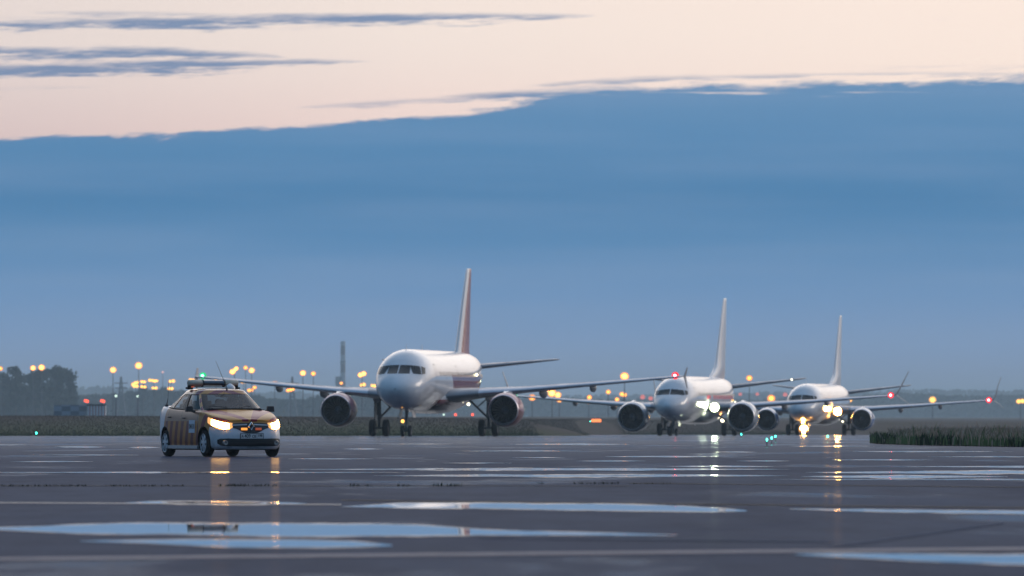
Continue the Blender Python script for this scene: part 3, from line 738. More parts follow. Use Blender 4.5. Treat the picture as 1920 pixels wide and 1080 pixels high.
# ------------------------------------------------------------------ airliners
def fin_paint(name, white, c, c2, flip):
    m = material(name, white, .3, coat=.3); nt = m.node_tree; v, x, y, z = coords(nt); return m
NAVB = {'red_navigation_lens': lamp('red_navigation_halo', (1, .035, .05), 1.5), 'green_navigation_lens': lamp('green_navigation_halo', (.03, .62, .22), 1.2)}  # outer shells whose weak emission stands in for glare round the wingtip bulbs
def airliner(P):
    root = empty('airliner', P['loc'], P['yaw'], P['label'], 'airliner', 'airliners taxiing in line behind the car')
    tm, zc = P['tmain'], P['zc']
    FW, FT, FB, NT = P['fw'], P['ft'], P['fb'], P['nose_t']
    L = P['len']
    W_ = lambda t: interp(t, FW); T_ = lambda t: interp(t, FT); B_ = lambda t: interp(t, FB)
    ts = [0.002, .02, .05, .1, .18, .28, .4, .55, .75, 1, 1.25, 1.5, 1.75, 2, 2.3, 2.6, 2.9, 3.2, 3.6, 4, 4.5, 5, 5.6, 6.3, 7.2] + [8 + 1.0 * i for i in range(int(L - 9))] + [L - .8, L - .3, L - .02]
    ts = sorted(t for t in ts if t < L)
    n = 56
    def ring(t):
        w, a, b = W_(t), T_(t), B_(t); c, h = (a + b) / 2, (a - b) / 2
        return [(w * math.sin(2 * PI * j / n), t - tm, zc + c + h * math.cos(2 * PI * j / n)) for j in range(n)]
    vs = []
    for t in ts: vs += ring(t)
    k = len(ts)
    fs = [(i * n + j, i * n + (j + 1) % n, (i + 1) * n + (j + 1) % n, (i + 1) * n + j) for i in range(k - 1) for j in range(n)]
    fs += [tuple(range(n)), tuple((k - 1) * n + j for j in range(n))]
    fus = mk('fuselage', vs, fs, P['paint'], root, angle=60)
    def half(t, z):
        w, a, b = W_(t), T_(t) + zc, B_(t) + zc; c, h = (a + b) / 2, (a - b) / 2
        q = 1 - ((z - c) / h) ** 2
        return w * math.sqrt(q) if q > 0 else -1
    def front_t(x, z):
        lo, hi = .01, 7.0
        for _ in range(40):
            m = (lo + hi) / 2
            if half(m, z) >= abs(x): hi = m
            else: lo = m
        return hi
    # cockpit windows: corners given as (x, z) on the front, or (t, z) on the side
    def patch(name, corners, mode, side, mat, off=.012, nu=6, nv=4):
        pv_, pf = [], []
        for i in range(nu + 1):
            for j in range(nv + 1):
                u, w = i / nu, j / nv
                a = [(1 - u) * ((1 - w) * corners[0][c] + w * corners[3][c]) + u * ((1 - w) * corners[1][c] + w * corners[2][c]) for c in (0, 1)]
                if mode == 'f': x, z = a[0], a[1]; t = front_t(x, z)
                else: t, z = a; x = half(t, z)
                e = .03
                nx = 1.0 if mode == 's' else abs(x) * .5
                p = Vector((x * side, t - tm, z))
                c = Vector((0, t + 1.2 - tm, zc)); d = (p - c); d.normalize()
                pv_.append(p + d * off)
        for i in range(nu):
            for j in range(nv): q = i * (nv + 1) + j; pf.append((q, q + nv + 1, q + nv + 2, q + 1))
        return mk(name, pv_, pf, mat, fus, angle=None)
    for s in (1, -1):
        for (mode, cs) in P['windows']: patch('cockpit_window', cs, mode, s, M['windowglass'])
    # cabin windows, each one of its own
    wv = []
    base = None
    t = P['cab'][0]
    while t < P['cab'][1]:
        for s in (1, -1):
            z0 = zc + P['cabz']
            if base is None:
                pts = [(math.cos(2 * PI * q / 12) * .115, math.sin(2 * PI * q / 12) * .165) for q in range(12)]
                vv = [(half(10, z0 + b) - half(10, z0), a, b) for a, b in pts]
                base = bpy.data.meshes.new('cabin_window'); base.from_pydata(vv, [], [tuple(range(12))]); base.materials.append(M['cabinwin'])
            o = link('cabin_window', base, fus, (s * (half(t, z0) + .006), t - tm, z0)); o.rotation_euler = (0, 0, 0 if s > 0 else PI)
        t += P.get('pitch', .53)
    # doors outlines
    for (dt, dz0, dz1, dw) in P['doors']:
        for s in (1,):
            b = MB(); g = .02; N = 10
            zs = [zc + dz0 + (dz1 - dz0) * q / N for q in range(N + 1)]
            for tt in (dt, dt + dw):
                vv = []
                for z in zs: vv += [(s * (half(tt, z) + .006), tt - tm - g, z), (s * (half(tt, z) + .006), tt - tm + g, z)]
                b.add(vv, [(2 * q, 2 * q + 1, 2 * q + 3, 2 * q + 2) for q in range(N)])
            for z in (zs[0], zs[-1]):
                b.add([(s * (half(dt, z - g) + .006), dt - tm, z - g), (s * (half(dt + dw, z - g) + .006), dt + dw - tm, z - g), (s * (half(dt + dw, z + g) + .006), dt + dw - tm, z + g), (s * (half(dt, z + g) + .006), dt - tm, z + g)], [(0, 1, 2, 3)])
            b.build('door_outline', M['dark'], fus, smooth=False)
    # belly fairing
    bf = []
    m2 = 28; bts = [P['bf'][0] + (P['bf'][1] - P['bf'][0]) * i / 22 for i in range(23)]
    for t in bts:
        u = (t - P['bf'][0]) / (P['bf'][1] - P['bf'][0]); s_ = max(.02, math.sin(PI * u)) ** .42
        for j in range(m2):
            a = 2 * PI * j / m2; ww = (W_(t) + .10) * (.45 + .55 * s_)
            hh = .95 * s_
            bf.append((ww * math.copysign(abs(math.sin(a)) ** .75, math.sin(a)), t - tm, zc + B_(10) + .85 + (hh + .12) * (-1 if math.cos(a) < 0 else .6) * abs(math.cos(a)) ** .8))
    ff = [(i * m2 + j, i * m2 + (j + 1) % m2, (i + 1) * m2 + (j + 1) % m2, (i + 1) * m2 + j) for i in range(22) for j in range(m2)] + [tuple(range(m2)), tuple(22 * m2 + j for j in range(m2))]
    mk('belly_fairing', bf, ff, P['paint'], root, angle=50)
    # wings
    up_ = [(1, 0), (.9, .018), (.75, .042), (.6, .06), (.45, .072), (.3, .074), (.2, .068), (.1, .052), (.05, .038), (.02, .024), (.005, .012), (0, 0)]
    lo_ = [(.005, -.010), (.02, -.018), (.05, -.026), (.1, -.034), (.2, -.042), (.35, -.046), (.5, -.042), (.65, -.030), (.8, -.014), (.92, -.004)]
    prof = up_ + lo_
    def section(st, side, pf=prof, grow=0.0):
        s, tle, c, th, z, tw = st
        out = []
        for (a, b) in pf:
            b = b * th / .12
            yy = tle + a * c; zz = z + b * c - (a - .25) * c * math.tan(tw)
            if grow: yy -= grow * (1 - a * 4); zz += math.copysign(grow, b) if b else 0
            out.append((side * s, yy - tm, zz))
        return out
    def loft(name, secs, side, mat, parent, pf=prof, grow=0.0, closed=True, angle=35):
        vs = []; 
        for st in secs: vs += section(st, side, pf, grow)
        m_ = len(pf); fs = []
        for i in range(len(secs) - 1):
            for j in range(m_ if closed else m_ - 1): fs.append((i * m_ + j, i * m_ + (j + 1) % m_, (i + 1) * m_ + (j + 1) % m_, (i + 1) * m_ + j))
        if closed: fs += [tuple(range(m_)), tuple((len(secs) - 1) * m_ + j for j in range(m_))]
        return mk(name, vs, fs, mat, parent, angle=angle)
    slat = [p for p in prof if p[0] <= .1]
    for side in (1, -1):
        secs = P['wing']
        wg = loft('wing', secs, side, M['wing'], root)
        sl_ = [tuple(q) for q in secs if q[0] > 2.2]
        loft('leading_edge', sl_, side, M['slat'], wg, slat, .012, False)
        tip = secs[-1]
        # flap track fairings
        for (s, fl, fr) in P['fairings']:
            tl = lerp1(s, [(q[0], q[1] + q[2]) for q in secs]); z = lerp1(s, [(q[0], q[4]) for q in secs])
            pr = [(-fl * .62, .01), (-fl * .5, fr * .55), (-fl * .3, fr * .9), (0, fr), (fl * .2, fr * .75), (fl * .38, .02)]
            MB().lathe(pr, 'y', (0, 0, 0), 12, rot=Matrix.Diagonal((.62, 1, 1))).build('flap_fairing', M['wing'], wg, loc=(side * s, tl - tm - .3, z - fr * .75))
        # tips
        if P['tip'] == 'fence':
            s, tle, c, th, z, tw = tip
            for (hh, dy) in ((.62, 1.0), (-.85, .9)):
                vv = []
                for (yy, zz, wdt) in ((tle + .1, 0, .05), (tle + c * 1.05, 0, .05), (tle + dy + .75, hh, .02), (tle + dy + .15, hh, .02)):
                    vv += [(side * (s + .02 + abs(zz) * .12 - wdt / 2), yy - tm, z + zz), (side * (s + .02 + abs(zz) * .12 + wdt / 2), yy - tm, z + zz)]
                mk('wingtip_fence', vv, [(0, 2, 4, 6), (1, 7, 5, 3), (0, 1, 3, 2), (2, 3, 5, 4), (4, 5, 7, 6), (6, 7, 1, 0)], P['tipmat'], wg, smooth=False)
        else:
            s, tle, c, th, z, tw = tip
            def blade(pts, nm):
                vs = []; m_ = len(prof)
                for (dx, dy, dz, cc, ax) in pts:
                    for (a, b) in prof:
                        vs.append((side * (s + dx - b * .9 * cc * math.sin(ax)), tle + dy + a * cc - tm, z + dz + b * .9 * cc * math.cos(ax)))
                fs = [(i * m_ + j, i * m_ + (j + 1) % m_, (i + 1) * m_ + (j + 1) % m_, (i + 1) * m_ + j) for i in range(len(pts) - 1) for j in range(m_)] + [tuple(range(m_)), tuple((len(pts) - 1) * m_ + j for j in range(m_))]
                mk(nm, vs, fs, P['tipmat'], wg, angle=40)
            blade([(-.05, 0, 0, c * .98, 0), (.3, .2, .12, c * .8, .5), (.55, .5, .55, c * .62, 1.0), (P['wl'][0] * .7, 1.1, P['wl'][1] * .6, .75, 1.2), (P['wl'][0], 1.75, P['wl'][1], .42, 1.25)], 'winglet')
            blade([(.25, .35, .05, c * .55, -.3), (.6, .8, -.2, .65, -.6), (P['wl'][2], 1.75, -P['wl'][3], .3, -.6)], 'lower_winglet')
        # navigation light
        nl = P['nav'][0 if side > 0 else 1]
        s, tle, c, th, z, tw = tip
        if nl:
            nx_, ny_, nz_ = side * (s - P.get('navin', .3)), tle - tm - .05, z + .05
            nb_ = MB().ball((nx_, ny_, nz_), P['navr'] * 1.5, 8).build('navigation_light', NAVB[nl.name], wg)
            MB().ball((nx_, ny_ - P['navr'] * .9, nz_), P['navr'] * .75, 8).build('bulb', nl, nb_)
        # engine
        ex, et, ez, er = P['eng']
        eg = empty('engine', (side * ex, et - tm, ez), 0, None, None); eg.parent = root
        k = er
        MB().lathe([(.10, k * .86), (.35, k * .93), (.9, k * .99), (1.5, k), (2.3, k * .96), (3.0, k * .86), (3.35, k * .78), (3.35, k * .74), (2.6, k * .7)], 'y', n=40).build('cowling', P['cowl'], eg, angle=50)
        MB().lathe([(.55, k * .775), (.25, k * .775), (.08, k * .80), (0, k * .835), (.03, k * .865), (.10, k * .868), (.16, k * .89)], 'y', n=40).build('inlet_lip', P['lip'], eg, angle=60)
        MB().lathe([(.25, k * .774), (.6, k * .79), (1.05, k * .80), (1.3, k * .80), (1.3, .01)], 'y', n=32).build('inlet_duct', M['black'], eg, angle=30)
        fb = MB()
        for q in range(22):
            a = 2 * PI * q / 22; ca, sa = math.cos(a), math.sin(a)
            vv = []
            for (r_, dy0, dy1, tw_) in ((.24 * k, .98, 1.14, .10), (.5 * k, 1.0, 1.14, .07), (.78 * k, 1.03, 1.12, .06)):
                for (dd, an) in ((dy0, -tw_), (dy1, tw_)):
                    a2 = a + an; vv.append((r_ * math.cos(a2), dd, r_ * math.sin(a2)))
            fb.add(vv, [(0, 1, 3, 2), (2, 3, 5, 4)])
        fb.build('fan', P['fanmat'], eg, smooth=False)
        MB().lathe([(.70, .01), (.76, .09 * k), (.95, .19 * k), (1.1, .24 * k)], 'y', n=20).build('spinner', M['steel'], eg)
        MB().lathe([(3.0, k * .55), (3.8, k * .50), (4.6, k * .36), (4.6, k * .3), (4.3, .2), (5.1, .02)], 'y', n=24).build('exhaust', M['steel'], eg)
        # pylon
        zw = lerp1(ex, [(q[0], q[4]) for q in secs]); lw = lerp1(ex, [(q[0], q[1]) for q in secs])
        a0, a1 = 0.7, lw - et + 1.6
        pv_ = []
        for (yy, zb, ztop, w) in ((a0, k * .90, k * .97, .05), (a0 + 1.0, k * .8, k * 1.0 + .10, .20), (lw - et - .1, k * .5, zw - ez - .05, .24), (a1, k * .45, zw - ez - .1, .22), (a1 + 1.8, zw - ez - .55, zw - ez - .2, .08)):
            pv_ += [(-w, yy, zb), (w, yy, zb), (w, yy, ztop), (-w, yy, ztop)]
        mk('engine_pylon', pv_, [(i * 4 + j, i * 4 + (j + 1) % 4, (i + 1) * 4 + (j + 1) % 4, (i + 1) * 4 + j) for i in range(4) for j in range(4)] + [(0, 1, 2, 3), (16, 17, 18, 19)], P['pyl'], eg, angle=40)
        # tailplane
        loft('tailplane', P['stab'], side, M['wing'], root)
        # main gear
        mg = empty('main_gear', (side * P['track'] / 2, 0, 0), 0, None, None); mg.parent = root
        wr = P['wr']; zw = lerp1(P['track'] / 2, [(q[0], q[4]) for q in secs])
        MB().tube([(0, 0, wr), (side * .02, 0, zw * .55)], .10, 12).tube([(side * .02, 0, zw * .5), (side * .05, -.1, zw)], .17, 12).tube([(-.42, 0, wr), (.42, 0, wr)], .09, 10).build('strut', M['steel'], mg)
        MB().tube([(0, 0, wr + (zw - wr) * .28), (-side * 1.45, -.2, zw - .25)], .075, 8).tube([(-side * .75, -.1, wr + (zw - wr) * .62), (0, 0, zw * .92)], .045, 8).build('side_brace', M['steel'], mg)
        MB().box((side * .26, .05, wr + (zw - wr) * .58), (.06, .95, (zw - wr) * .72)).build('gear_door', P['doorm'], mg, smooth=False)
        for q in (-1, 1):
            wh = empty('wheel', (q * .46, 0, wr), 0, None, None); wh.parent = mg
            wheel_parts(wh, wr, .40)
    # fin
    vs = []; m_ = len(prof)
    for (z, tle, c, th) in P['fin']:
        for (a, b) in prof:
            xx = (b if b > 0 else 0) if (a, b) in up_ else 0
            pass
        sym = [(a, abs(b) * th / .07 * .5) for a, b in up_]
        ringp = [(b * c, tle + a * c - tm, z) for a, b in sym] + [(-b * c, tle + a * c - tm, z) for a, b in reversed(sym[1:-1])]
        vs += ringp; mm_ = len(ringp)
    q = len(P['fin'])
    fs = [(i * mm_ + j, i * mm_ + (j + 1) % mm_, (i + 1) * mm_ + (j + 1) % mm_, (i + 1) * mm_ + j) for i in range(q - 1) for j in range(mm_)] + [tuple(range(mm_)), tuple((q - 1) * mm_ + j for j in range(mm_))]
    mk('tail_fin', vs, fs, P['finmat'], root, angle=45)
    # nose gear
    ng = empty('nose_gear', (0, P['tnose'] - tm, 0), 0, None, None); ng.parent = root
    nr = P['nr']; zt_ = zc + B_(P['tnose']) + .15
    MB().tube([(0, 0, nr), (0, .05, nr + (zt_ - nr) * .5)], .07, 10).tube([(0, .05, nr + (zt_ - nr) * .45), (0, .12, zt_)], .11, 10).tube([(-.24, 0, nr), (.24, 0, nr)], .055, 8).tube([(0, 0, nr + (zt_ - nr) * .5), (0, 1.1, zt_)], .05, 8).build('strut', M['steel'], ng)
    MB().tube([(.1, -.05, nr + .1), (.05, -.28, nr + .33), (.08, -.05, nr + .6)], .03, 6).build('torque_link', M['steel'], ng)
    for q in (-1, 1):
        MB().box((q * .42, .35, zt_ - .32), (.03, 1.3, .62), rot=Matrix.Rotation(q * R(-14), 3, 'Y')).build('gear_door', P['paintdoor'], ng, smooth=False)
        wh = empty('wheel', (q * .25, 0, nr), 0, None, None); wh.parent = ng
        wheel_parts(wh, nr, .22)
    for (dx, dz, r_, mt, nm) in P['noselights']:
        lo_b = MB().lathe([(-.02, .004), (-.02, r_)], 'y', (dx, -.12, dz), 14).build(nm, mt, ng, smooth=False); MB().lathe([(.16, .01), (.12, r_ * .9), (-.01, r_ * 1.05), (-.10, r_ * 1.1), (-.10, r_ * 1.04), (-.01, r_)], 'y', (dx, -.12, dz), 14).build('lamp_housing', M['silver'], lo_b); lens_ring(lo_b, (dx, -.12, dz), r_, mt)
    # wing root and landing lights
    for (px_, t, z, r_, mt, nm) in P['lights']:
        lo_b = MB().lathe([(.0, .004), (0, r_ * .5), (.0, r_)], 'y', (px_, t - tm, z), 16).build(nm, mt, root, smooth=False); MB().lathe([(.3, .01), (.25, r_ * .9), (.01, r_ * 1.04), (-.12, r_ * 1.1), (-.12, r_ * 1.04), (.01, r_ * 1.0)], 'y', (px_, t - tm, z), 16).build('lamp_housing', M['silver'], lo_b); lens_ring(lo_b, (px_, t - tm, z), r_, mt)
    # blade antennas
    for (t, up) in P['ant']:
        z = zc + (T_(t) if up else B_(t)); h = .38 if up else -.3
        mk('blade_antenna', [(-.015, t - tm, z - .03), (.015, t - tm, z - .03), (.015, t - tm + .35, z - .03), (-.015, t - tm + .35, z - .03), (-.008, t - tm + .22, z + h), (.008, t - tm + .22, z + h), (.008, t - tm + .36, z + h), (-.008, t - tm + .36, z + h)],
           [(0, 1, 2, 3), (4, 5, 6, 7), (0, 1, 5, 4), (1, 2, 6, 5), (2, 3, 7, 6), (3, 0, 4, 7)], M['white'], root, smooth=False)
    for f_ in P.get('extra', []): f_(root, fus, half, tm, zc)
    return root
RING = {}
def lens_ring(parent, c, r, mt):  # dim emissive annulus added to imitate glow around the landing lights
    if mt.name not in ('landing_lens_amber', 'landing_lens_green_white'): return
    if mt.name not in RING: RING[mt.name] = lamp(mt.name + '_ring', (1, .42, .08) if 'amber' in mt.name else (.85, 1, .55), 1.6)
    MB().lathe([(-.125, r * 1.05), (-.125, r * 1.38)], 'y', c, 20).build('lens_ring', RING[mt.name], parent, smooth=False)
def wheel_parts(wh, r, w):
    MB().lathe([(-w / 2, r * .62), (-w / 2, r * .82), (-w * .42, r * .94), (-w * .25, r * .99), (0, r), (w * .25, r * .99), (w * .42, r * .94), (w / 2, r * .82), (w / 2, r * .62)], 'x', n=28).build('tyre', M['rubber'], wh)
    MB().lathe([(-w * .45, r * .62), (-w * .3, r * .5), (-w * .32, .02)], 'x', n=20).lathe([(w * .45, r * .62), (w * .3, r * .5), (w * .32, .02)], 'x', n=20).build('rim', M['steel'], wh)

def paint_red(name):
    """white over the nose and top, dark red lower rear fuselage crossed by pale lattice lines"""
    m = material(name, (.72, .73, .76), .14, spec=.38); nt = m.node_tree; v, x, y, z = coords(nt)
    zr = z - 3.8; t = y + 17.7
    side = ((zr - .42).lt(0)) * ((t - 13.2 + zr * 1.2).gt(0)); bel = (zr + 1.25 + (t - 13) * -.02).lt(0) * (t.gt(8.6))
    red = side.max(bel)
    l1 = (t * .9 + zr * 1.1 + (t * .7).op('SINE') * .3).frac(); l2 = (t * .9 - zr * 1.3 + (t * .5).op('SINE') * .4).frac()
    latt = l1.lt(.05).max(l2.lt(.05)) * side
    c = mixc(nt, latt * .3, (.20, .008, .022), (.5, .42, .45))
    grime = noise(nt, combine(nt, x * .8, y * .25, z * 1.4), 1.4, 6, .6)
    wht = mixc(nt, grime.ss(.4, .75, 0, .5), (.72, .73, .76), (.58, .58, .60))
    seam = ((t / 2.6).frac().lt(.009)) * .35
    wht = mixc(nt, seam, wht, (.2, .2, .22))
    nt.links.new(mixc(nt, red, wht, c), BS(m).inputs['Base Color']); return m
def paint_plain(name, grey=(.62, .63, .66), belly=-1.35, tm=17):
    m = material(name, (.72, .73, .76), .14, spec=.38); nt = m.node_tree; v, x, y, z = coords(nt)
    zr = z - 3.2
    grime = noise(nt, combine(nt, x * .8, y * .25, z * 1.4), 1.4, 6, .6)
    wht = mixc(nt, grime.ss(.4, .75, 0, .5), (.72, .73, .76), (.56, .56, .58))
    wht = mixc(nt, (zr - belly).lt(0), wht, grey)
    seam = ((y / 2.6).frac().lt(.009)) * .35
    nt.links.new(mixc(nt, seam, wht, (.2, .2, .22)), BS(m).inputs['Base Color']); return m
def fin_mat(name, fn):
    m = material(name, (.7, .7, .72), .3, spec=.3); nt = m.node_tree; v, x, y, z = coords(nt)
    nt.links.new(fn(nt, x, y, z), BS(m).inputs['Base Color']); return m
def f1(nt, x, y, z):
    l1 = (y * .9 + z * .8 + (z * 1.3).op('SINE') * .3).frac(); l2 = (y * .9 - z * 1.0).frac()
    la = l1.lt(.22).max(l2.lt(.22))
    le = (z - 5.9) * .84 + 10.9          # leading edge station behind the main gear
    c = mixc(nt, la, (.22, .008, .018), (.36, .12, .14))
    return mixc(nt, ((y - le) - .62).lt(0), c, (.74, .72, .72))
def f2(nt, x, y, z): return mixc(nt, ((y - z * .84) - 8.9).gt(0) * z.lt(8.5), (.72, .72, .74), (.66, .66, .68))
def f3(nt, x, y, z): return mixc(nt, (z - 5.0).gt(0) * (z - 8.4 + (y - 14) * .25).lt(0) * ((y - z * .84) - 7.0).gt(0) * x.lt(.0), (.72, .72, .74), (.03, .10, .32))
cowl_red = material('red_cowl', (.3, .05, .06), .3, spec=.3, coat=.1); nt = cowl_red.node_tree; v, x, y, z = coords(nt)
nt.links.new(mixc(nt, (z + .1 + (y - 1.0) * .15).lt(0).max(y.gt(1.9) * (z.lt(.9))), (.46, .22, .26), (.17, .010, .02)), BS(cowl_red).inputs['Base Color'])
cowl_sil = dirty(material('grey_blue_cowl', (.28, .32, .38), .22, .3, coat=.4), (.28, .33, .40), (.2, .22, .26), 1.2, .5)
cowl_blue = material('blue_cowl', (.04, .12, .38), .2, coat=.5); nt = cowl_blue.node_tree; v, x, y, z = coords(nt)
nt.links.new(mixc(nt, (z * .9 + (y - 1.6) * .55 - .25).abs().lt(.28), (.035, .12, .34), (.68, .70, .74)), BS(cowl_blue).inputs['Base Color'])
LRn = lamp('red_navigation_lens', (1, .06, .07), 60, True); LGn = lamp('green_navigation_lens', (.15, 1, .5), 14, True)
LLy = lamp('landing_lens_green_white', (.92, 1, .62), 200, True); LLo = lamp('landing_lens_amber', (1, .45, .09), 450, True)
LSo = lamp('small_amber_lens', (1, .45, .08), 4, True); LSw = lamp('small_white_lens', (1, .92, .62), 5, True)
A320F = dict(fw=[(0, 0), (.06, .22), (.18, .42), (.5, .78), (1, 1.14), (1.5, 1.38), (2, 1.55), (2.6, 1.70), (3.3, 1.82), (4.2, 1.92), (5.5, 1.975), (24, 1.975), (27, 1.90), (30, 1.60), (33, 1.10), (36, .50), (37.57, .18)],
             ft=[(0, -.62), (.06, -.42), (.18, -.25), (.5, .02), (1, .34), (1.5, .58), (1.9, .80), (2.4, 1.18), (2.9, 1.50), (3.5, 1.76), (4.3, 1.95), (5.6, 2.07), (26, 2.07), (30, 2.02), (33, 1.88), (36, 1.5), (37.57, 1.28)],
             fb=[(0, -.62), (.06, -.82), (.18, -.98), (.5, -1.22), (1, -1.48), (2, -1.78), (3, -1.95), (4.5, -2.05), (6, -2.07), (24, -2.07), (27, -1.75), (30, -.95), (33, 0), (36, .75), (37.57, .95)])
def T(k, f): return [(a * f, b) for a, b in k]
B737F = dict(fw=[(0, 0), (.06, .18), (.18, .34), (.5, .62), (1, .94), (1.5, 1.18), (2, 1.36), (2.6, 1.52), (3.3, 1.66), (4.2, 1.78), (5.5, 1.87), (6.5, 1.88), (27, 1.88), (30, 1.72), (33, 1.30), (36, .80), (38, .42), (39.5, .15)],
             ft=[(0, -.62), (.06, -.46), (.18, -.32), (.5, -.08), (1, .20), (1.5, .42), (1.9, .62), (2.5, 1.08), (3.1, 1.48), (3.8, 1.72), (4.8, 1.90), (6.2, 2.0), (28, 2.0), (32, 1.95), (36, 1.75), (39.5, 1.35)],
             fb=[(0, -.62), (.06, -.80), (.18, -.94), (.5, -1.14), (1, -1.36), (2, -1.62), (3, -1.78), (4.5, -1.92), (6.5, -2.0), (25, -2.0), (28, -1.75), (31, -1.15), (34, -.35), (37, .55), (39.5, 1.05)])
def span_wing(z0, z1, rt, tip, s1, flex=0):
    """sections (span, t_le, chord, thickness, z, twist)"""
    (s0, t0, c0), (sk, ck), (ct,) = rt, tip[:2], tip[2:]
    return []
def gz(D): return zp(D)
def place(px, D): return ((px - 960) * D / F, D, gz(D))
P1 = dict(A320F, nose_t=0, len=37.57, loc=place(813.5, 586), yaw=-R(7.9), label='nearest airliner, white nose, dark red belly and engines, taxiing behind the car',
          tmain=17.7, tnose=5.06, zc=3.82, paint=paint_red('white_and_red_hull'), tip='fence', tipmat=M['wing'], cab=(7.5, 30.5), cabz=.42, pitch=.53,
          windows=[('f', [(.03, 4.22), (.76, 4.22), (.70, 4.78), (.04, 4.80)]), ('s', [(1.72, 4.22), (2.30, 4.17), (2.75, 4.72), (2.28, 4.78)]), ('s', [(2.38, 4.17), (2.85, 4.22), (3.25, 4.62), (2.84, 4.71)])],
          doors=[(5.6, -.75, 1.05, .85), (15.8, .0, .98, .5), (30.6, -.6, 1.1, .8)], bf=(9.5, 22.0),
          wing=[(1.2, 11.2, 7.2, .13, 2.62, R(2)), (1.95, 11.6, 6.9, .14, 2.70, R(2)), (3.8, 12.6, 5.6, .125, 2.90, R(1.5)), (6.4, 13.95, 4.1, .115, 3.12, R(1)), (10, 15.85, 3.15, .11, 3.45, 0), (14, 17.95, 2.2, .105, 3.82, -R(.5)), (16.6, 19.3, 1.62, .10, 4.07, -R(1)), (17.0, 19.8, 1.2, .08, 4.11, -R(1))],
          fairings=[(3.9, 3.6, .36), (7.6, 3.6, .36), (10.9, 2.8, .30), (13.9, 2.0, .2)][:3], nav=(LRn, LGn), navr=.17, navin=.55,
          eng=(5.75, 10.9, 1.80, 1.18), cowl=cowl_red, lip=material('lip_metal', (.50, .47, .52), .3, .85), fanmat=material('fan_blades', (.010, .011, .014), .5), pyl=M['white'],
          stab=[(.3, 31.0, 4.3, .11, 4.75, 0), (1.2, 31.5, 3.8, .10, 4.85, 0), (6.1, 34.7, 1.45, .09, 5.36, 0), (6.3, 34.95, 1.1, .07, 5.38, 0)], track=7.59, wr=.585, nr=.38, doorm=M['dark'], paintdoor=M['silver'],
          fin=[(5.2, 27.9, 7.4, .10), (5.75, 28.35, 6.6, .10), (6.1, 28.75, 6.0, .10), (9, 31.2, 4.1, .10), (11.5, 33.3, 2.45, .10), (11.76, 33.65, 2.05, .09), (11.8, 33.9, 1.6, .05)], finmat=fin_mat('red_lattice_fin', f1),
          noselights=[(-.22, 1.30 - .38 + .12, .11, LSo, 'taxi_light')], lights=[(1.98, 24.6, 4.25, .10, LSw, 'wing_light'), (1.75, 22.3, 2.2, .10, LSw, 'belly_light'), (6.78, 11.4, 1.62, .09, LSw, 'cowl_glint')][:2],
          ant=[(4.8, 1), (12, 1), (16, 0), (19, 0), (9, 0), (14, 0)])
# mass of text-like red letters on the second fuselage, too blurred to read in the photograph
def red_letters(root, fus, half, tm, zc):
    r = random.Random(4); t = 11.5
    mt = material('red_lettering', (.62, .02, .05), .35)
    while t < 28:
        w = r.uniform(.9, 1.5); zs = [zc + .03 + .34 * q / 6 for q in range(7)]
        vv = []
        for z in zs: vv += [(half(t, z) + .008, t - tm, z), (half(t + w, z) + .008, t + w - tm, z)]
        mk('red_lettering', vv, [(2 * q, 2 * q + 1, 2 * q + 3, 2 * q + 2) for q in range(6)], mt, fus, angle=None); t += w + r.choice([.25, .3, .3, 1.3])
wing737 = [(1.1, 12.6, 7.6, .13, 2.35, R(2)), (1.9, 13.2, 7.2, .14, 2.42, R(2)), (3.5, 14.2, 5.7, .125, 2.52, R(1.5)), (5.8, 15.5, 4.5, .115, 2.68, R(1)), (10, 17.9, 3.2, .11, 2.98, 0), (14, 20.1, 2.2, .105, 3.30, -R(.5)), (16.9, 21.7, 1.55, .10, 3.52, -R(1))]
fin737 = [(4.6, 24.6, 11.6, .035), (5.2, 26.6, 10.0, .05), (5.7, 28.9, 8.0, .075), (6.2, 30.6, 6.4, .09), (7, 31.4, 5.7, .08), (9.5, 33.4, 4.1, .08), (12.1, 35.6, 2.3, .08), (12.3, 35.9, 1.9, .07), (12.35, 36.2, 1.3, .05)]
stab737 = [(.3, 33.3, 4.4, .11, 4.25, 0), (1.0, 33.7, 4.0, .10, 4.35, 0), (7.0, 37.1, 1.5, .09, 5.10, 0), (7.2, 37.4, 1.1, .07, 5.13, 0)]
win737 = [('f', [(.03, 3.58), (.70, 3.58), (.64, 4.02), (.04, 4.06)]), ('s', [(1.75, 3.56), (2.3, 3.53), (2.6, 3.96), (2.24, 4.0)]), ('s', [(2.37, 3.53), (2.8, 3.6), (3.05, 3.9), (2.68, 3.95)])]
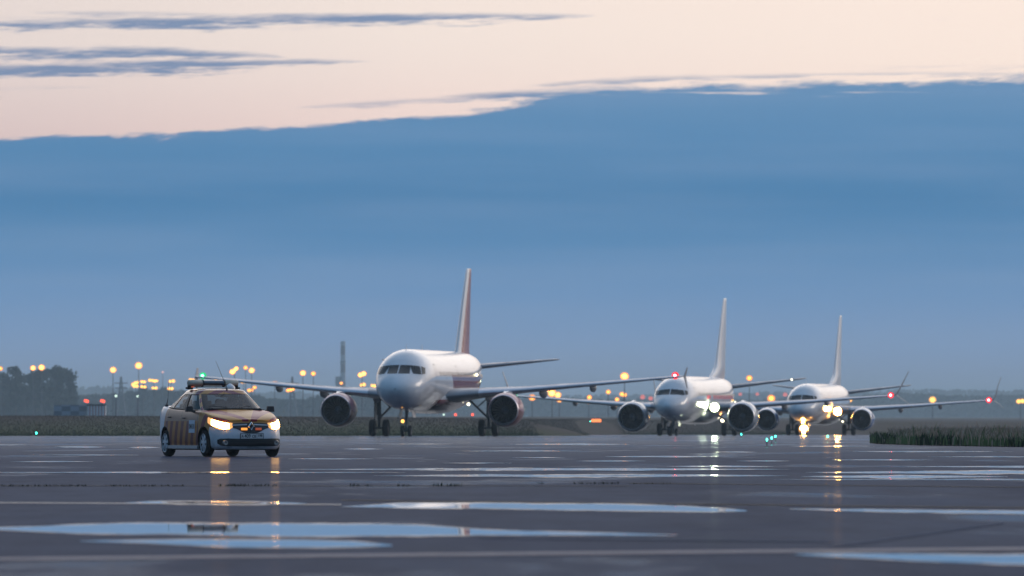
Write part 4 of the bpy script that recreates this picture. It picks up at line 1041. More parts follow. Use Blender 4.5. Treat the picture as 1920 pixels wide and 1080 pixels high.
P2 = dict(B737F, nose_t=0, len=39.5, loc=place(1307, 751), yaw=-R(9.2), label='middle airliner, all white with red lettering, white landing lights at its wing root',
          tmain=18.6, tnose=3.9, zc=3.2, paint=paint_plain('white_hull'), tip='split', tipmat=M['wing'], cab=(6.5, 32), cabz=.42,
          windows=win737, doors=[(5.0, -.8, 1.0, .85), (16.2, 0, .9, .5), (33, -.6, 1, .8)], bf=(11, 24),
          wing=wing737, fairings=[(4.2, 3.0, .34), (7.6, 3.0, .34), (11.2, 2.4, .28)], nav=(LRn, LGn), navr=.18, navin=.1, wl=(1.25, 2.15, 1.35, .75),
          eng=(4.83, 11.6, 1.66, 1.36), cowl=cowl_sil, lip=M['slat'], fanmat=material('fan_blades', (.012, .013, .016), .5), pyl=M['white'],
          stab=stab737, track=5.72, wr=.56, nr=.34, doorm=M['steel'], paintdoor=M['silver'],
          fin=fin737, finmat=fin_mat('white_fin', f2), noselights=[],
          lights=[(2.35, 12.9, 2.50, .33, LLy, 'landing_light'), (1.55, 10.4, 2.72, .15, LLy, 'runway_light'), (1.1, 8.6, 2.7, .06, LSw, 'side_light'), (1.72, 22.6, 1.35, .16, LSw, 'belly_light'), (1.9, 29.5, 2.95, .10, LSw, 'side_light'), (6.1, 36.5, 5.02, .08, LSw, 'tailplane_light')],
          ant=[(5.5, 1), (13, 1), (17, 0)], extra=[red_letters])
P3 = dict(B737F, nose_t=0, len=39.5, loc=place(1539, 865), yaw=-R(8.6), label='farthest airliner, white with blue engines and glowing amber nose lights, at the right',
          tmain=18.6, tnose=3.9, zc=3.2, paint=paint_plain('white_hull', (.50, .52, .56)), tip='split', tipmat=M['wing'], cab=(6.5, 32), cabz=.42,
          windows=win737, doors=[(5.0, -.8, 1.0, .85), (33, -.6, 1, .8)], bf=(11, 24),
          wing=wing737, fairings=[(4.2, 3.0, .34), (8.0, 3.0, .34), (11.9, 2.4, .30)], nav=(LRn, LGn), navr=.20, navin=.1, wl=(.95, 2.35, 1.25, .8),
          eng=(4.83, 12.2, 1.60, 1.18), cowl=cowl_blue, lip=M['slat'], fanmat=material('fan_blades', (.012, .013, .016), .5), pyl=M['white'],
          stab=stab737, track=5.72, wr=.56, nr=.34, doorm=M['steel'], paintdoor=M['silver'],
          fin=fin737, finmat=fin_mat('blue_trimmed_fin', f3), noselights=[(0, .62, .36, LLo, 'taxi_light'), (-.08, 1.42, .15, LLo, 'upper_nose_light')],
          lights=[(2.35, 12.9, 2.42, .36, LLo, 'landing_light'), (1.5, 10.4, 2.55, .17, LLo, 'runway_light'), (1.8, 22.6, 1.4, .1, LSw, 'belly_light')],
          ant=[(5.5, 1), (13, 1)])
for P in (P1, P2, P3): airliner(P)
#=====PART3=====
# ------------------------------------------------------------------ the follow-me car
CX, CY = at(412.7, 189.3), 189.3
car = empty('airport_car', (CX, CY, 0), R(21.0), 'white sedan striped red and yellow with roof light bar and lit headlamps', 'car')
def quarter(n, k1=16, k2=14):
    c = .5 ** (1 / n); pts = []
    for i in range(k1): y = c * i / k1; pts.append(((1 - y ** n) ** (1 / n), y))
    for i in range(k2 + 1): x = c * (1 - i / k2); pts.append((x, (1 - x ** n) ** (1 / n)))
    return pts
def outline(n, k1=16, k2=14):
    q = quarter(n, k1, k2); o = [(x, y) for x, y in q]                      # +x side towards +y
    o += [(-x, y) for x, y in reversed(q[:-1])]
    o += [(-x, -y) for x, y in q[1:]]
    o += [(x, -y) for x, y in reversed(q[1:-1])]
    return o
NB = 5.0
OB = outline(NB, 22, 16)
ZB = .17
HWt = [(0, .79), (.06, .835), (.2, .86), (.45, .866), (.7, .862), (.9, .845), (1, .81)]
YFt = [(0, -2.04), (.06, -2.09), (.2, -2.125), (.45, -2.127), (.62, -2.10), (.8, -2.06), (1, -1.99)]
YRt = [(0, 2.10), (.06, 2.16), (.2, 2.20), (.5, 2.219), (.7, 2.20), (.9, 2.18), (1, 2.13)]
ZT = [(-2.2, .755), (-1.99, .775), (-1.8, .83), (-1.4, .92), (-1.0, .985), (-.5, 1.0), (.6, 1.02), (1.4, 1.06), (1.9, 1.09), (2.13, 1.06), (2.3, 1.0)]
def bz(v, y): return ZB + (interp(y, ZT) - ZB) * v
def bpt(v, xn, yn):
    hw, yf, yr = interp(v, HWt), interp(v, YFt), interp(v, YRt); hl, yc = (yr - yf) / 2, (yr + yf) / 2
    y = yc + hl * yn; return Vector((hw * xn, y, bz(v, y)))
def xn_of(yn): return max(0, 1 - abs(yn) ** NB) ** (1 / NB)
vs = []; lv = [0, .03, .06, .12, .2, .32, .45, .58, .7, .8, .88, .94, .98, 1.0]
for v in lv: vs += [bpt(v, x, y) for x, y in OB]
caps = [(.985, .014), (.95, .024), (.88, .032), (.7, .042), (.5, .05), (.28, .055), (.1, .056), (.0, .056)]
for k, h in caps: vs += [Vector((p.x * k, p.y * (1 - .004 * (1 - k)), p.z + h)) for p in (bpt(1, x, y) for x, y in OB)]
m_ = len(OB); nr = len(lv) + len(caps)
fs = [(i * m_ + j, i * m_ + (j + 1) % m_, (i + 1) * m_ + (j + 1) % m_, (i + 1) * m_ + j) for i in range(nr - 1) for j in range(m_)]
fs.append(tuple(range(m_)))
# paint
bm_ = material('striped_car_paint', (.7, .7, .7), .32, spec=.25, coat=.12); nt = bm_.node_tree; v, x, y, z = coords(nt)
YEL, RED, WHT = (.50, .20, .02), (.18, .006, .022), (.64, .64, .68)
st = ((y + z * .30) / .37).frac().gt(.5)
sidec = mixc(nt, z.ss(.775, .80), mixc(nt, st, (.50, .17, .015), (.15, .005, .014)), (.40, .21, .14))
hy = y + 2.02; ax = x.abs()
w0, w1, w2, w3 = hy * .42 + .012, hy * .75 + .15, hy * .80 + .42, hy * .6 + .62
hood = mixc(nt, (ax - w0).gt(0) * (ax - w1).lt(0), (.52, .22, .02), (.24, .006, .022)); hood = mixc(nt, (ax - w2).gt(0) * (ax - w3).lt(0), hood, (.26, .03, .02))
ishood = (y.lt(-1.0)) * ((z - (y + 2.0) * .20).gt(.775)) * x.abs().lt(.78)
c = mixc(nt, ishood, sidec, hood)
fend = y.lt(-1.0) * (1 - ishood); c = mixc(nt, fend, c, mixc(nt, (y + z * .5 + .92).abs().lt(.10), (.42, .18, .04), (.20, .012, .02)))
isw = ((y + z * .35).gt(1.62)).max(((z - .655).lt(0)) * (y.lt(-1.60))).max(z.lt(.235))
c = mixc(nt, isw, c, WHT)
dn = noise(nt, v, 5, 5, .6)
c = mixc(nt, (z.ss(.65, .2) * dn.ss(.35, .7) * .45), c, (.09, .08, .075))
for yy in (-.98, .04, 1.02):       # shut lines
    pass
gap = ((y + .93).abs().lt(.007)).max((y - .16).abs().lt(.007)).max(((y - 1.08 + (.5 - z).max(0.0) * -.4).abs()).lt(.007)) * z.gt(.24) * x.abs().gt(.79)
c = mixc(nt, gap, c, (.01, .01, .01))
nt.links.new(c, BS(bm_).inputs['Base Color'])
dk = M['dark']
body = mk('body', vs, fs, [bm_, dk], car, angle=50)
# cut the wheel arches out of the solid body, keep the result as plain mesh
cut = MB()
for yy in (-1.317, 1.317):
    for s in (-1, 1): cut.lathe([(s * .52, .01), (s * .52, .355), (s * 1.0, .355), (s * 1.0, .01)], 'x', (0, yy, .315), 36)
cu = cut.build('cutter', dk, smooth=False); cu.location = car.location; cu.rotation_euler = car.rotation_euler
md = body.modifiers.new('b', 'BOOLEAN'); md.operation = 'DIFFERENCE'; md.object = cu; md.solver = 'EXACT'
try: md.material_mode = 'TRANSFER'
except Exception: pass
bpy.context.view_layer.update(); dg = bpy.context.evaluated_depsgraph_get()
nm = bpy.data.meshes.new_from_object(body.evaluated_get(dg)); body.modifiers.clear(); body.data = nm
bpy.data.objects.remove(cu)
nm.materials.clear(); nm.materials.append(bm_); nm.materials.append(dk)
for p in nm.polygons:
    c_ = p.center
    inw = any(math.hypot(c_.y - yy, c_.z - .315) < .352 for yy in (-1.317, 1.317)) and .5 < abs(c_.x)
    rim_ = any(abs(math.hypot(c_.y - yy, c_.z - .315) - .355) < .006 for yy in (-1.317, 1.317)) and .5 < abs(c_.x)
    p.material_index = 1 if (inw or rim_ or p.normal.z < -.9) else 0
nm.set_sharp_from_angle(angle=R(40))

# greenhouse: pillars and roof in paint, real glass panes between them
NG = 5.0; OG = outline(NG, 40, 18)
def gpt(v, xn, yn):
    hw = .775 - .185 * v ** 1.25; yf = -1.06 + .80 * v ** .92; yr = 1.66 - .78 * v ** 1.05
    hl, yc = (yr - yf) / 2, (yr + yf) / 2; y = yc + hl * yn; x = hw * xn
    z0 = interp(y, ZT) + .02; z1 = 1.425
    return Vector((x, y, z0 + (z1 - z0) * v))
NV = 22
gm_ = len(OG)
allv = [gpt(i / NV, a, b) for i in range(NV + 1) for a, b in OG]
top = allv[-gm_:]
def gface(i, j): return (i * gm_ + j, i * gm_ + (j + 1) % gm_, (i + 1) * gm_ + (j + 1) % gm_, (i + 1) * gm_ + j)
groups = {k: [] for k in ('shell', 'ws', 'rw', 'sf-', 'sf+', 'sr-', 'sr+', 'qw-', 'qw+')}
for i in range(NV):
    for j in range(gm_):
        a = ((OG[j][0] + OG[(j + 1) % gm_][0]) / 2, (OG[j][1] + OG[(j + 1) % gm_][1]) / 2); v = (i + .5) / NV; sg = '+' if a[0] > 0 else '-'
        k = 'shell'
        if a[1] < 0 and abs(a[0]) < .875 and abs(a[1]) > .85:
            if .05 < v < .93: k = 'ws'
        elif a[1] > 0 and abs(a[0]) < .80 and abs(a[1]) > .85:
            if .10 < v < .9: k = 'rw'
        elif .06 < v < .88:
            if -.80 < a[1] < -.19: k = 'sf' + sg
            elif -.07 < a[1] < .50: k = 'sr' + sg
            elif .53 < a[1] < .72 and v < .80 - (a[1] - .53) * .9: k = 'qw' + sg
        groups[k].append((i, j))
# shell with roof
sv = list(allv); sf = [gface(i, j) for i, j in groups['shell']]
o = len(sv) - gm_; prev = o
for k, h in [(.96, .032), (.88, .052), (.7, .072), (.45, .085), (.2, .09), (.02, .09)]:
    cxy = Vector((0, .32, 0)); st_ = len(sv)
    sv += [Vector((p.x * k, .32 + (p.y - .32) * k, p.z + h)) for p in top]
    sf += [(prev + j, prev + (j + 1) % gm_, st_ + (j + 1) % gm_, st_ + j) for j in range(gm_)]; prev = st_
sf.append(tuple(prev + j for j in range(gm_)))
rp = material('roof_paint', (.5, .3, .1), .25, coat=.8); nt = rp.node_tree; v, x, y, z = coords(nt)
rst = ((y + x.abs() * .8 + z * .9) / .42).frac().gt(.5)
c = mixc(nt, rst, YEL, RED); c = mixc(nt, ((y + z * .6).gt(1.72)) , c, WHT)
c = mixc(nt, ((y - .20).abs().lt(.19)) * z.lt(1.40) * x.abs().gt(.57), c, (.012, .012, .015))
nt.links.new(c, BS(rp).inputs['Base Color'])
shell = mk('roof', sv, sf, [rp], car, angle=50)
so_ = shell.modifiers.new('s', 'SOLIDIFY'); so_.thickness = .03; so_.offset = -1
glass = bpy.data.materials.new('car_glass'); glass.use_nodes = True; nt = glass.node_tree; nt.nodes.clear()
tr = nt.nodes.new('ShaderNodeBsdfTransparent'); tr.inputs[0].default_value = (.30, .40, .43, 1)
gl = nt.nodes.new('ShaderNodeBsdfGlossy'); gl.inputs['Roughness'].default_value = .015
fr = nt.nodes.new('ShaderNodeFresnel'); fr.inputs[0].default_value = 1.5
mx = nt.nodes.new('ShaderNodeMixShader'); nt.links.new(fr.outputs[0], mx.inputs[0]); nt.links.new(tr.outputs[0], mx.inputs[1]); nt.links.new(gl.outputs[0], mx.inputs[2])
oo = nt.nodes.new('ShaderNodeOutputMaterial'); nt.links.new(mx.outputs[0], oo.inputs[0])
glass2 = glass.copy(); glass2.name = 'side_glass'
for n_ in glass2.node_tree.nodes:
    if n_.type == 'BSDF_TRANSPARENT': n_.inputs[0].default_value = (.72, .86, .90, 1)
def pane(name, key):
    used = {}; pv2, pf = [], []
    for i, j in groups[key]:
        q = []
        for idx in gface(i, j):
            if idx not in used: used[idx] = len(pv2); pv2.append(allv[idx])
            q.append(used[idx])
        pf.append(tuple(q))
    cc_ = Vector((0, .3, 1.1)); pv2 = [p - Vector((p.x, (p.y - .3), 0)).normalized() * .008 for p in pv2]
    return mk(name, pv2, pf, glass if key == 'ws' else glass2, car, angle=None)
pane('windscreen', 'ws'); pane('rear_window', 'rw')
for s in '-+': pane('side_window', 'sf' + s); pane('side_window', 'sr' + s); pane('quarter_window', 'qw' + s)
for s in (-1, 1):
    pv3 = []
    for k in range(9):
        v_ = .03 + .86 * k / 8
        for yn in (-.215, -.13, -.045): pv3.append(gpt(v_, s * (1 - abs(yn) ** NG) ** (1 / NG), yn) + Vector((s * .008, 0, 0)))
    mk('door_pillar', pv3, [(3 * k + i, 3 * k + i + 1, 3 * k + i + 4, 3 * k + i + 3) for k in range(8) for i in (0, 1)], dk, car, angle=None)
# dark rubber trim under the side glass
for s in (-1, 1):
    tb = MB(); tb.tube([gpt(.05, s, yn) + Vector((s * .004, 0, 0)) for yn in (-.78, -.5, -.2, .1, .4, .7)], .011, 6); tb.build('window_trim', dk, car)

def bsurf(v0, q, s, sy=-1):
    """q 0..1.. along the front: xn from centre (0) to corner (1) and on along the side (1..2)"""
    c = .5 ** (1 / NB)
    if q <= 1: xn = c * q; yn = (1 - xn ** NB) ** (1 / NB)
    else: yn = c * (2 - q); xn = (1 - yn ** NB) ** (1 / NB)
    return bpt(v0, s * xn, sy * yn)
def vz(z, y=-2.08): return (z - ZB) / (interp(y, ZT) - ZB)
def fpatch(name, rows_, s, mat, off=.008, n=14, parent=None, sy=-1, both=False):
    """rows_ = [(q, vlo, vhi)] between which the patch spans"""
    vs, fs = [], []
    qs = [rows_[0][0] + (rows_[-1][0] - rows_[0][0]) * i / n for i in range(n + 1)]
    for q in qs:
        lo, hi = lerp1(q, [(r[0], r[1]) for r in rows_]), lerp1(q, [(r[0], r[2]) for r in rows_])
        for j in range(7):
            v = lo + (hi - lo) * j / 6
            ss_ = s if not both else (1 if q >= 0 else -1)
            p = bsurf(v, abs(q), ss_, sy); e = .004
            pa = bsurf(v, abs(q) + e, ss_, sy); d = (pa - p); nrm = Vector((d.y, -d.x, 0)).normalized()
            if nrm.dot(Vector((p.x, p.y - (-.8 if sy < 0 else .8), 0))) < 0: nrm = -nrm
            vs.append(p + nrm * off)
    fs = [(i * 7 + j, (i + 1) * 7 + j, (i + 1) * 7 + j + 1, i * 7 + j + 1) for i in range(n) for j in range(6)]
    o = mk(name, vs, fs, mat, parent or car, angle=None)
    return o
HL = lamp('headlamp_glow', (1, .46, .11), 85, True); HC = material('headlamp_clear', (.32, .30, .28), .1, .4, coat=1); HR = material('headlamp_reflector_glow', (.6, .4, .2), .2, .5, coat=1, emit=(1, .42, .09), strength=1.1)  # orange emission put on the reflector imitates glow around the bulb
AMB = lamp('amber_strobe', (1, .36, .07), 1.3)
AMBg = material('amber_reflector', (.45, .10, .05), .3, coat=.6, emit=(1, .2, .08), strength=.25)
for s in (-1, 1):
    hl = fpatch('headlight', [(.56, .80, .955), (.66, .725, .965), (.95, .70, .965), (1.14, .80, .96)], s, HR, .008)
    fpatch('headlamp_bulb', [(.66, .76, .935), (.80, .735, .95), (1.05, .78, .945)], s, HL, .016, parent=hl)
# upper grille, chrome bar, badge, strobes
fpatch('grille', [(-.60, .80, .93), (-.42, .74, .955), (-.3, .66, .96), (-.18, .60, .965), (0, .59, .965), (.18, .60, .965), (.3, .66, .96), (.42, .74, .955), (.60, .80, .93)], 1, dk, .006, 24, both=True)
for s in (-1, 1):
    fpatch('chrome_bar', [(.11, .885, .925), (.58, .865, .895)], s, M['silver'], .016, 8)
    y0 = bsurf(.68, .2, s).y
    MB().box((s * .165, y0 - .015, ZB + .445), (.135, .03, .052)).build('strobe_lamp', AMB if s < 0 else AMBg, car, smooth=False)
def rhomb(w, h, y, d, cz):
    return [(0, y - d, cz + h), (w, y, cz), (0, y - d, cz - h), (-w, y, cz)]
cz = ZB + .50; y0 = bsurf(.8, 0, 1).y - .035
ov = [(0, y0, cz + .105), (.078, y0, cz), (0, y0, cz - .105), (-.078, y0, cz)]; iv_ = [(0, y0, cz + .052), (.034, y0, cz), (0, y0, cz - .052), (-.034, y0, cz)]
rv = [((a[0] + b[0]) / 2, y0 - .022, (a[2] + b[2]) / 2) for a, b in zip(ov, iv_)]
bd = MB(); bd.add(ov + rv + iv_, [(i, (i + 1) % 4, 4 + (i + 1) % 4, 4 + i) for i in range(4)] + [(4 + i, 4 + (i + 1) % 4, 8 + (i + 1) % 4, 8 + i) for i in range(4)])
bd.build('badge', M['chrome'], car, smooth=False)
MB().add([(a[0] * 1.35, y0 + .012, cz + (a[2] - cz) * 1.25) for a in ov], [(0, 1, 2, 3)]).build('badge_backing', dk, car, smooth=False)
# number plate
def text_mesh(name, txt, size, mat, parent, loc, rot, sx=1.0, extr=.0008):
    cu_ = bpy.data.curves.new('t', 'FONT'); cu_.body = txt; cu_.size = size; cu_.align_x = 'CENTER'; cu_.align_y = 'CENTER'; cu_.offset = size * .012; cu_.extrude = extr
    ob = bpy.data.objects.new('t', cu_); COL.objects.link(ob); bpy.context.view_layer.update()
    me = bpy.data.meshes.new_from_object(ob.evaluated_get(bpy.context.evaluated_depsgraph_get())); bpy.data.objects.remove(ob)
    me.name = name; me.materials.clear(); me.materials.append(mat)
    o = link(name, me, parent, loc); o.rotation_euler = rot; o.scale = (sx, 1, 1); return o
ink = material('plate_ink', (.01, .01, .012), .5); plw = material('plate_white', (.62, .60, .60), .35)
py_ = bpt(vz(.46), 0, -1).y - .022
pl = MB().box((0, py_ + .006, .458), (.54, .012, .128)).build('number_plate', dk, car, smooth=False)
MB().box((0, py_ - .003, .458), (.515, .006, .108)).build('plate_face', plw, pl, smooth=False)
yq = py_ - .0075
for (tx, xx, zz, sz) in [('A', -.222, -.008, .085), ('409', -.105, 0, .115), ('CB', .045, -.008, .085), ('198', .185, .010, .082)]:
    text_mesh('plate_lettering', tx, sz, ink, pl, (xx, yq, .458 + zz), (R(90), 0, 0), .82)
MB().box((.112, yq, .458), (.004, .002, .1)).build('plate_divider', ink, pl, smooth=False)
# lower intake and fog lamps
li = fpatch('lower_intake', [(-.96, .20, .33), (-.90, .14, .385), (-.72, .11, .40), (0, .10, .385), (.72, .11, .40), (.90, .14, .385), (.96, .20, .33)], 1, dk, .006, 30, both=True)
for s in (-1, 1):
    p = bsurf(.24, .78, s); MB().lathe([(-.012, .012), (-.014, .05), (.01, .062), (.03, .066)], 'y', (p.x, p.y - .02, p.z), 18).build('fog_lamp', HC, li)
for k in range(3): fpatch('intake_slat', [(-.66, .165 + .055 * k, .175 + .055 * k), (.66, .165 + .055 * k, .175 + .055 * k)], 1, M['rubber'], .012, 16, both=True, parent=li)
fpatch('bumper_lip', [(-1.05, .0, .035), (1.05, .0, .035)], 1, M['white'], .012, 24, both=True)
hubm = material('hubcap_silver', (.55, .57, .62), .4, .3)
# side furniture (the car's right flank is the visible one)
def flank(y, z):
    v = (z - ZB) / (interp(y, ZT) - ZB); hw, yf, yr = interp(v, HWt), interp(v, YFt), interp(v, YRt); hl, yc = (yr - yf) / 2, (yr + yf) / 2
    return hw * xn_of((y - yc) / hl)
for s in (-1, 1):
    for (yy, zz) in ((-.10, .855), (.88, .875)):
        xx = flank(yy, zz); MB().tube([(s * (xx + .005), yy - .02, zz), (s * (xx + .035), yy + .02, zz), (s * (xx + .035), yy + .13, zz + .005), (s * (xx + .005), yy + .17, zz + .005)], .014, 8).build('door_handle', dk, car)
    vv = []; 
    ya, yb, za, zb2 = -.80, -.40, .53, .81
    vv = [(s * (flank(yy, zz) + .007), yy, zz) for yy in (ya, yb) for zz in (za, (za + zb2) / 2, zb2)]
    sg = mk('door_sign', vv, [(0, 1, 4, 3), (1, 2, 5, 4)], material('sign_blue_white', (.50, .58, .70), .35), car, angle=None)
    text_mesh('sign_number', '0413', .155, ink, sg, (s * (flank(-.6, .66) + .013), -.6, .665), (R(90), 0, R(-90 if s < 0 else 90)), 1.0)
    # mirror
    mr = MB(); mr.box((s * .95, -.66, 1.055), (.17, .10, .125), taper=.85).tube([(s * .80, -.62, .99), (s * .90, -.64, 1.02)], .03, 8)
    mo = mr.build('mirror', dk, car, smooth=False); bv = mo.modifiers.new('b', 'BEVEL'); bv.width = .03; bv.segments = 3
    MB().box((s * .855, 0, .215), (.05, 2.0, .07)).build('sill', M['silver'], car, smooth=False)
    # tail lamp edge
    fpatch('tail_lamp', [(.80, .62, .90), (1.10, .64, .88)], s, material('tail_lamp_red', (.25, .01, .012), .2, coat=.8), .006, sy=1)
    # wheels
    for yy in (-1.317, 1.317):
        w = empty('wheel', (s * .752, yy, .302), 0, None, None); w.parent = car
        r = .302; wd = .19
        MB().lathe([(-wd / 2, r * .66), (-wd / 2, r * .84), (-wd * .40, r * .95), (-wd * .25, r * .99), (0, r), (wd * .25, r * .99), (wd * .40, r * .95), (wd / 2, r * .84), (wd / 2, r * .66)], 'x', n=40).build('tyre', M['rubber'], w)
        MB().lathe([(s * wd * .20, .02), (s * wd * .22, r * .6), (s * wd * .48, r * .65), (s * wd * .50, r * .70), (s * wd * .44, r * .72)], 'x', n=36).build('rim', dk, w)
        sp2 = MB()
        for q in range(7):
            a = 2 * PI * q / 7 + .2
            for rr0, rr1, w0, w1 in ((.18, .66, .34, .23),):
                pts = []
                for (rad, an) in ((rr0, -w0), (rr0, w0), (rr1, w1), (rr1, -w1)):
                    pts.append((s * (wd * .44 - .012 * (rad < .3) * -1), r * rad * math.cos(a + an), r * rad * math.sin(a + an)))
                pts += [(p[0] - s * .02, p[1], p[2]) for p in pts]
                sp2.add(pts, [(0, 1, 2, 3), (4, 5, 6, 7), (0, 1, 5, 4), (1, 2, 6, 5), (2, 3, 7, 6), (3, 0, 4, 7)])
        sp2.lathe([(s * wd * .52, .005), (s * wd * .50, r * .2), (s * wd * .38, r * .24)], 'x', n=20)
        sp2.lathe([(s * wd * .48, r * .64), (s * wd * .52, r * .68), (s * wd * .44, r * .73)], 'x', n=36)
        sp2.build('hubcap', hubm, w, smooth=False)
# underside
MB().box((0, 0, .20), (1.5, 3.4, .10)).build('underbody', M['rubber'], car, smooth=False)
# roof equipment
cream = dirty(material('cream_plastic', (.60, .52, .42), .5), (.60, .52, .42), (.38, .32, .26), 8, .6)
bar = empty('light_bar', (0, .50, 1.635), 0, None, None); bar.parent = car
E3 = Matrix.Diagonal((1, 1.25, .86))
MB().lathe([(-.585, .02), (-.575, .07), (-.55, .085), (-.26, .085), (-.25, .078)], 'x', (0, 0, 0), 20, rot=E3).build('end_housing', cream, bar)
MB().lathe([(.585, .02), (.575, .07), (.55, .085), (.26, .085), (.25, .078)], 'x', (0, 0, 0), 20, rot=E3).build('end_housing', cream, bar)
bl = material('smoked_lens', (.03, .05, .09), .05, coat=1, spec=1)
MB().lathe([(-.25, .078), (.25, .078)], 'x', (0, 0, 0), 24, rot=E3).build('centre_lens', bl, bar)
for q in (-.25, .25): MB().lathe([(q - .014, .091), (q + .014, .091), (q + .014, .07), (q - .014, .07), (q - .014, .091)], 'x', (0, 0, 0), 20, rot=E3).build('band', dk, bar)
for q in (-1, 1):
    MB().box((q * .53, 0, -.10), (.09, .13, .09)).box((q * .60, 0, -.115), (.05, .08, .04)).build('mounting_foot', M['rubber'], bar, smooth=False)
MB().tube([(-.5, 0, -.088), (.5, 0, -.088)], .012, 8).build('crossbar', M['rubber'], bar)
MB().box((-.50, -.09, -.088), (.07, .02, .03)).build('amber_marker', AMBg, bar, smooth=False)
MB().lathe([(1.50, .115), (1.525, .118), (1.56, .10), (1.60, .055), (1.62, .02), (1.625, .002)], 'z', (.33, .28, 0), 20).build('antenna_dome', M['white'], car)
MB().lathe([(0, .022), (.02, .02), (.05, .012), (.07, .008)], 'z', (.09, -.20, 1.475), 10).tube([(.09, -.20, 1.53), (-.03, -.19, 1.80), (-.165, -.18, 2.12)], [.006, .005, .003], 6).build('roof_antenna', dk, car)
MB().box((-.66, 1.74, 1.13), (.05, .08, .05)).tube([(-.66, 1.74, 1.15), (-.645, 1.74, 1.22), (-.63, 1.74, 1.30)], [.014, .010, .006], 6).tube([(-.63, 1.74, 1.30), (-.61, 1.74, 1.68)], .004, 6).build('boot_antenna', dk, car)
for s in (-1, 1):
    MB().tube([(s * .15 - .05, -1.03, 1.085), (s * .1 + .30 * s - .1, -.92, 1.12), (s * .1 + .42 * s - .1, -.90, 1.10)], [.012, .008, .006], 6).build('wiper', dk, car)
# interior
fabric = material('seat_fabric', (.018, .02, .024), .9)
MB().box((0, -.86, 1.02), (1.35, .30, .10), taper=.9).build('dashboard', fabric, car, smooth=False)
for q in (-.36, .36):
    b = MB(); b.box((q, .16, 1.06), (.46, .12, .36), taper=.85).box((q, .17, 1.30), (.24, .09, .15), taper=.85).tube([(q - .05, .17, 1.2), (q - .05, .17, 1.3)], .008, 6).tube([(q + .05, .17, 1.2), (q + .05, .17, 1.3)], .008, 6)
    o = b.build('front_seat', fabric, car, smooth=False); bv = o.modifiers.new('b', 'BEVEL'); bv.width = .03; bv.segments = 3
b = MB(); b.box((0, 1.10, 1.05), (1.2, .12, .24), taper=.92)
for q in (-.38, .38): b.box((q, 1.12, 1.21), (.24, .08, .13), taper=.85)
o = b.build('rear_seat', fabric, car, smooth=False); bv = o.modifiers.new('b', 'BEVEL'); bv.width = .03; bv.segments = 3
b = MB(); pts = [(.36 + .18 * math.cos(a * PI / 12), -.52 + .06 * math.sin(a * PI / 12), 1.03 + .18 * math.sin(a * PI / 12)) for a in range(25)]
b.tube(pts, .014, 8, cap=False); b.tube([(.36, -.66, .97), (.36, -.52, 1.03)], .03, 8); b.box((.36, -.52, 1.03), (.32, .02, .05)); b.build('steering_wheel', dk, car)
MB().box((0, -.33, 1.345), (.22, .03, .06)).tube([(0, -.32, 1.37), (0, -.27, 1.42)], .01, 6).build('rear_view_mirror', dk, car, smooth=False)
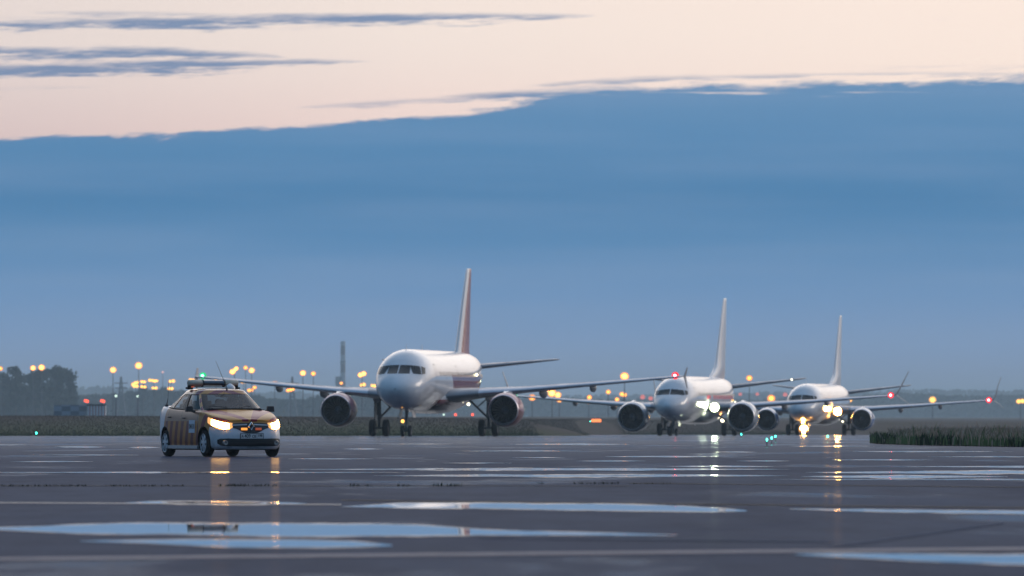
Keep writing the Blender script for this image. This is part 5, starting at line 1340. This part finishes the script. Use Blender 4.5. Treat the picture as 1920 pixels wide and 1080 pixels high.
# driver: one continuous skinned body, seated at the wheel
def skinned(name, nodes, edges, mats, loc, rz, label, cat):
    me = bpy.data.meshes.new(name); me.from_pydata([n[0] for n in nodes], edges, [])
    o = link(name, me); sk = o.modifiers.new('s', 'SKIN'); sk.use_smooth_shade = True
    for i, n_ in enumerate(nodes):
        d = me.skin_vertices[0].data[i]; d.radius = n_[1]; d.use_root = (i == 0)
    ss = o.modifiers.new('u', 'SUBSURF'); ss.levels = ss.render_levels = 2
    bpy.context.view_layer.update()
    m2 = bpy.data.meshes.new_from_object(o.evaluated_get(bpy.context.evaluated_depsgraph_get())); bpy.data.objects.remove(o)
    for mm in mats: m2.materials.append(mm)
    o = link(name, m2, None, loc); o.rotation_euler = (0, 0, rz); tag(o, label, cat); return o
skin_m = material('skin', (.42, .26, .20), .55); jack = material('dark_jacket', (.05, .055, .07), .85); hair = material('dark_hair', (.02, .016, .014), .8)
N_ = [((.36, .02, .48), (.15, .12)), ((.36, .05, .70), (.15, .11)), ((.36, .04, .90), (.17, .12)), ((.36, .02, 1.02), (.13, .09)), ((.36, .0, 1.10), (.055, .055)), ((.36, -.02, 1.19), (.075, .09)), ((.36, -.01, 1.29), (.065, .08)),
      ((.19, .02, .99), (.065, .065)), ((.13, -.16, .80), (.05, .05)), ((.22, -.42, .95), (.035, .035)), ((.26, -.50, 1.02), (.04, .03)),
      ((.53, .02, .99), (.065, .065)), ((.59, -.16, .80), (.05, .05)), ((.50, -.42, .95), (.035, .035)), ((.46, -.50, 1.02), (.04, .03)),
      ((.27, -.35, .52), (.085, .085)), ((.27, -.50, .42), (.06, .06)), ((.45, -.35, .52), (.085, .085)), ((.45, -.50, .42), (.06, .06))]
E_ = [(0, 1), (1, 2), (2, 3), (3, 4), (4, 5), (5, 6), (3, 7), (7, 8), (8, 9), (9, 10), (3, 11), (11, 12), (12, 13), (13, 14), (0, 15), (15, 16), (0, 17), (17, 18)]
dr = skinned('person', N_, E_, [jack, skin_m], car.location, R(21.0), 'driver in dark clothing sitting behind the car windscreen, hands on the wheel', 'person')
for p in dr.data.polygons:
    if p.center.z > 1.10 or (p.center.y < -.44 and p.center.z > .9): p.material_index = 1
hv = MB().ball((.36, .015, 1.265), .098, 10, sc=(.86, 1.0, .95)); hv.build('hair', hair, dr)
# ------------------------------------------------------------------ haze
hm = bpy.data.materials.new('haze'); hm.use_nodes = True; nt = hm.node_tree; nt.nodes.clear()
pvv = nt.nodes.new('ShaderNodeVolumePrincipled'); pvv.inputs['Color'].default_value = (.64, .84, .98, 1); pvv.inputs['Density'].default_value = 0.00012; pvv.inputs['Anisotropy'].default_value = .2
om = nt.nodes.new('ShaderNodeOutputMaterial'); nt.links.new(pvv.outputs[0], om.inputs['Volume'])
hb = MB().box((0, 14800, 28), (34000, 30400, 66)).build('haze', hm, smooth=False)
tag(hb, 'pale evening haze over the airfield', kind='stuff')
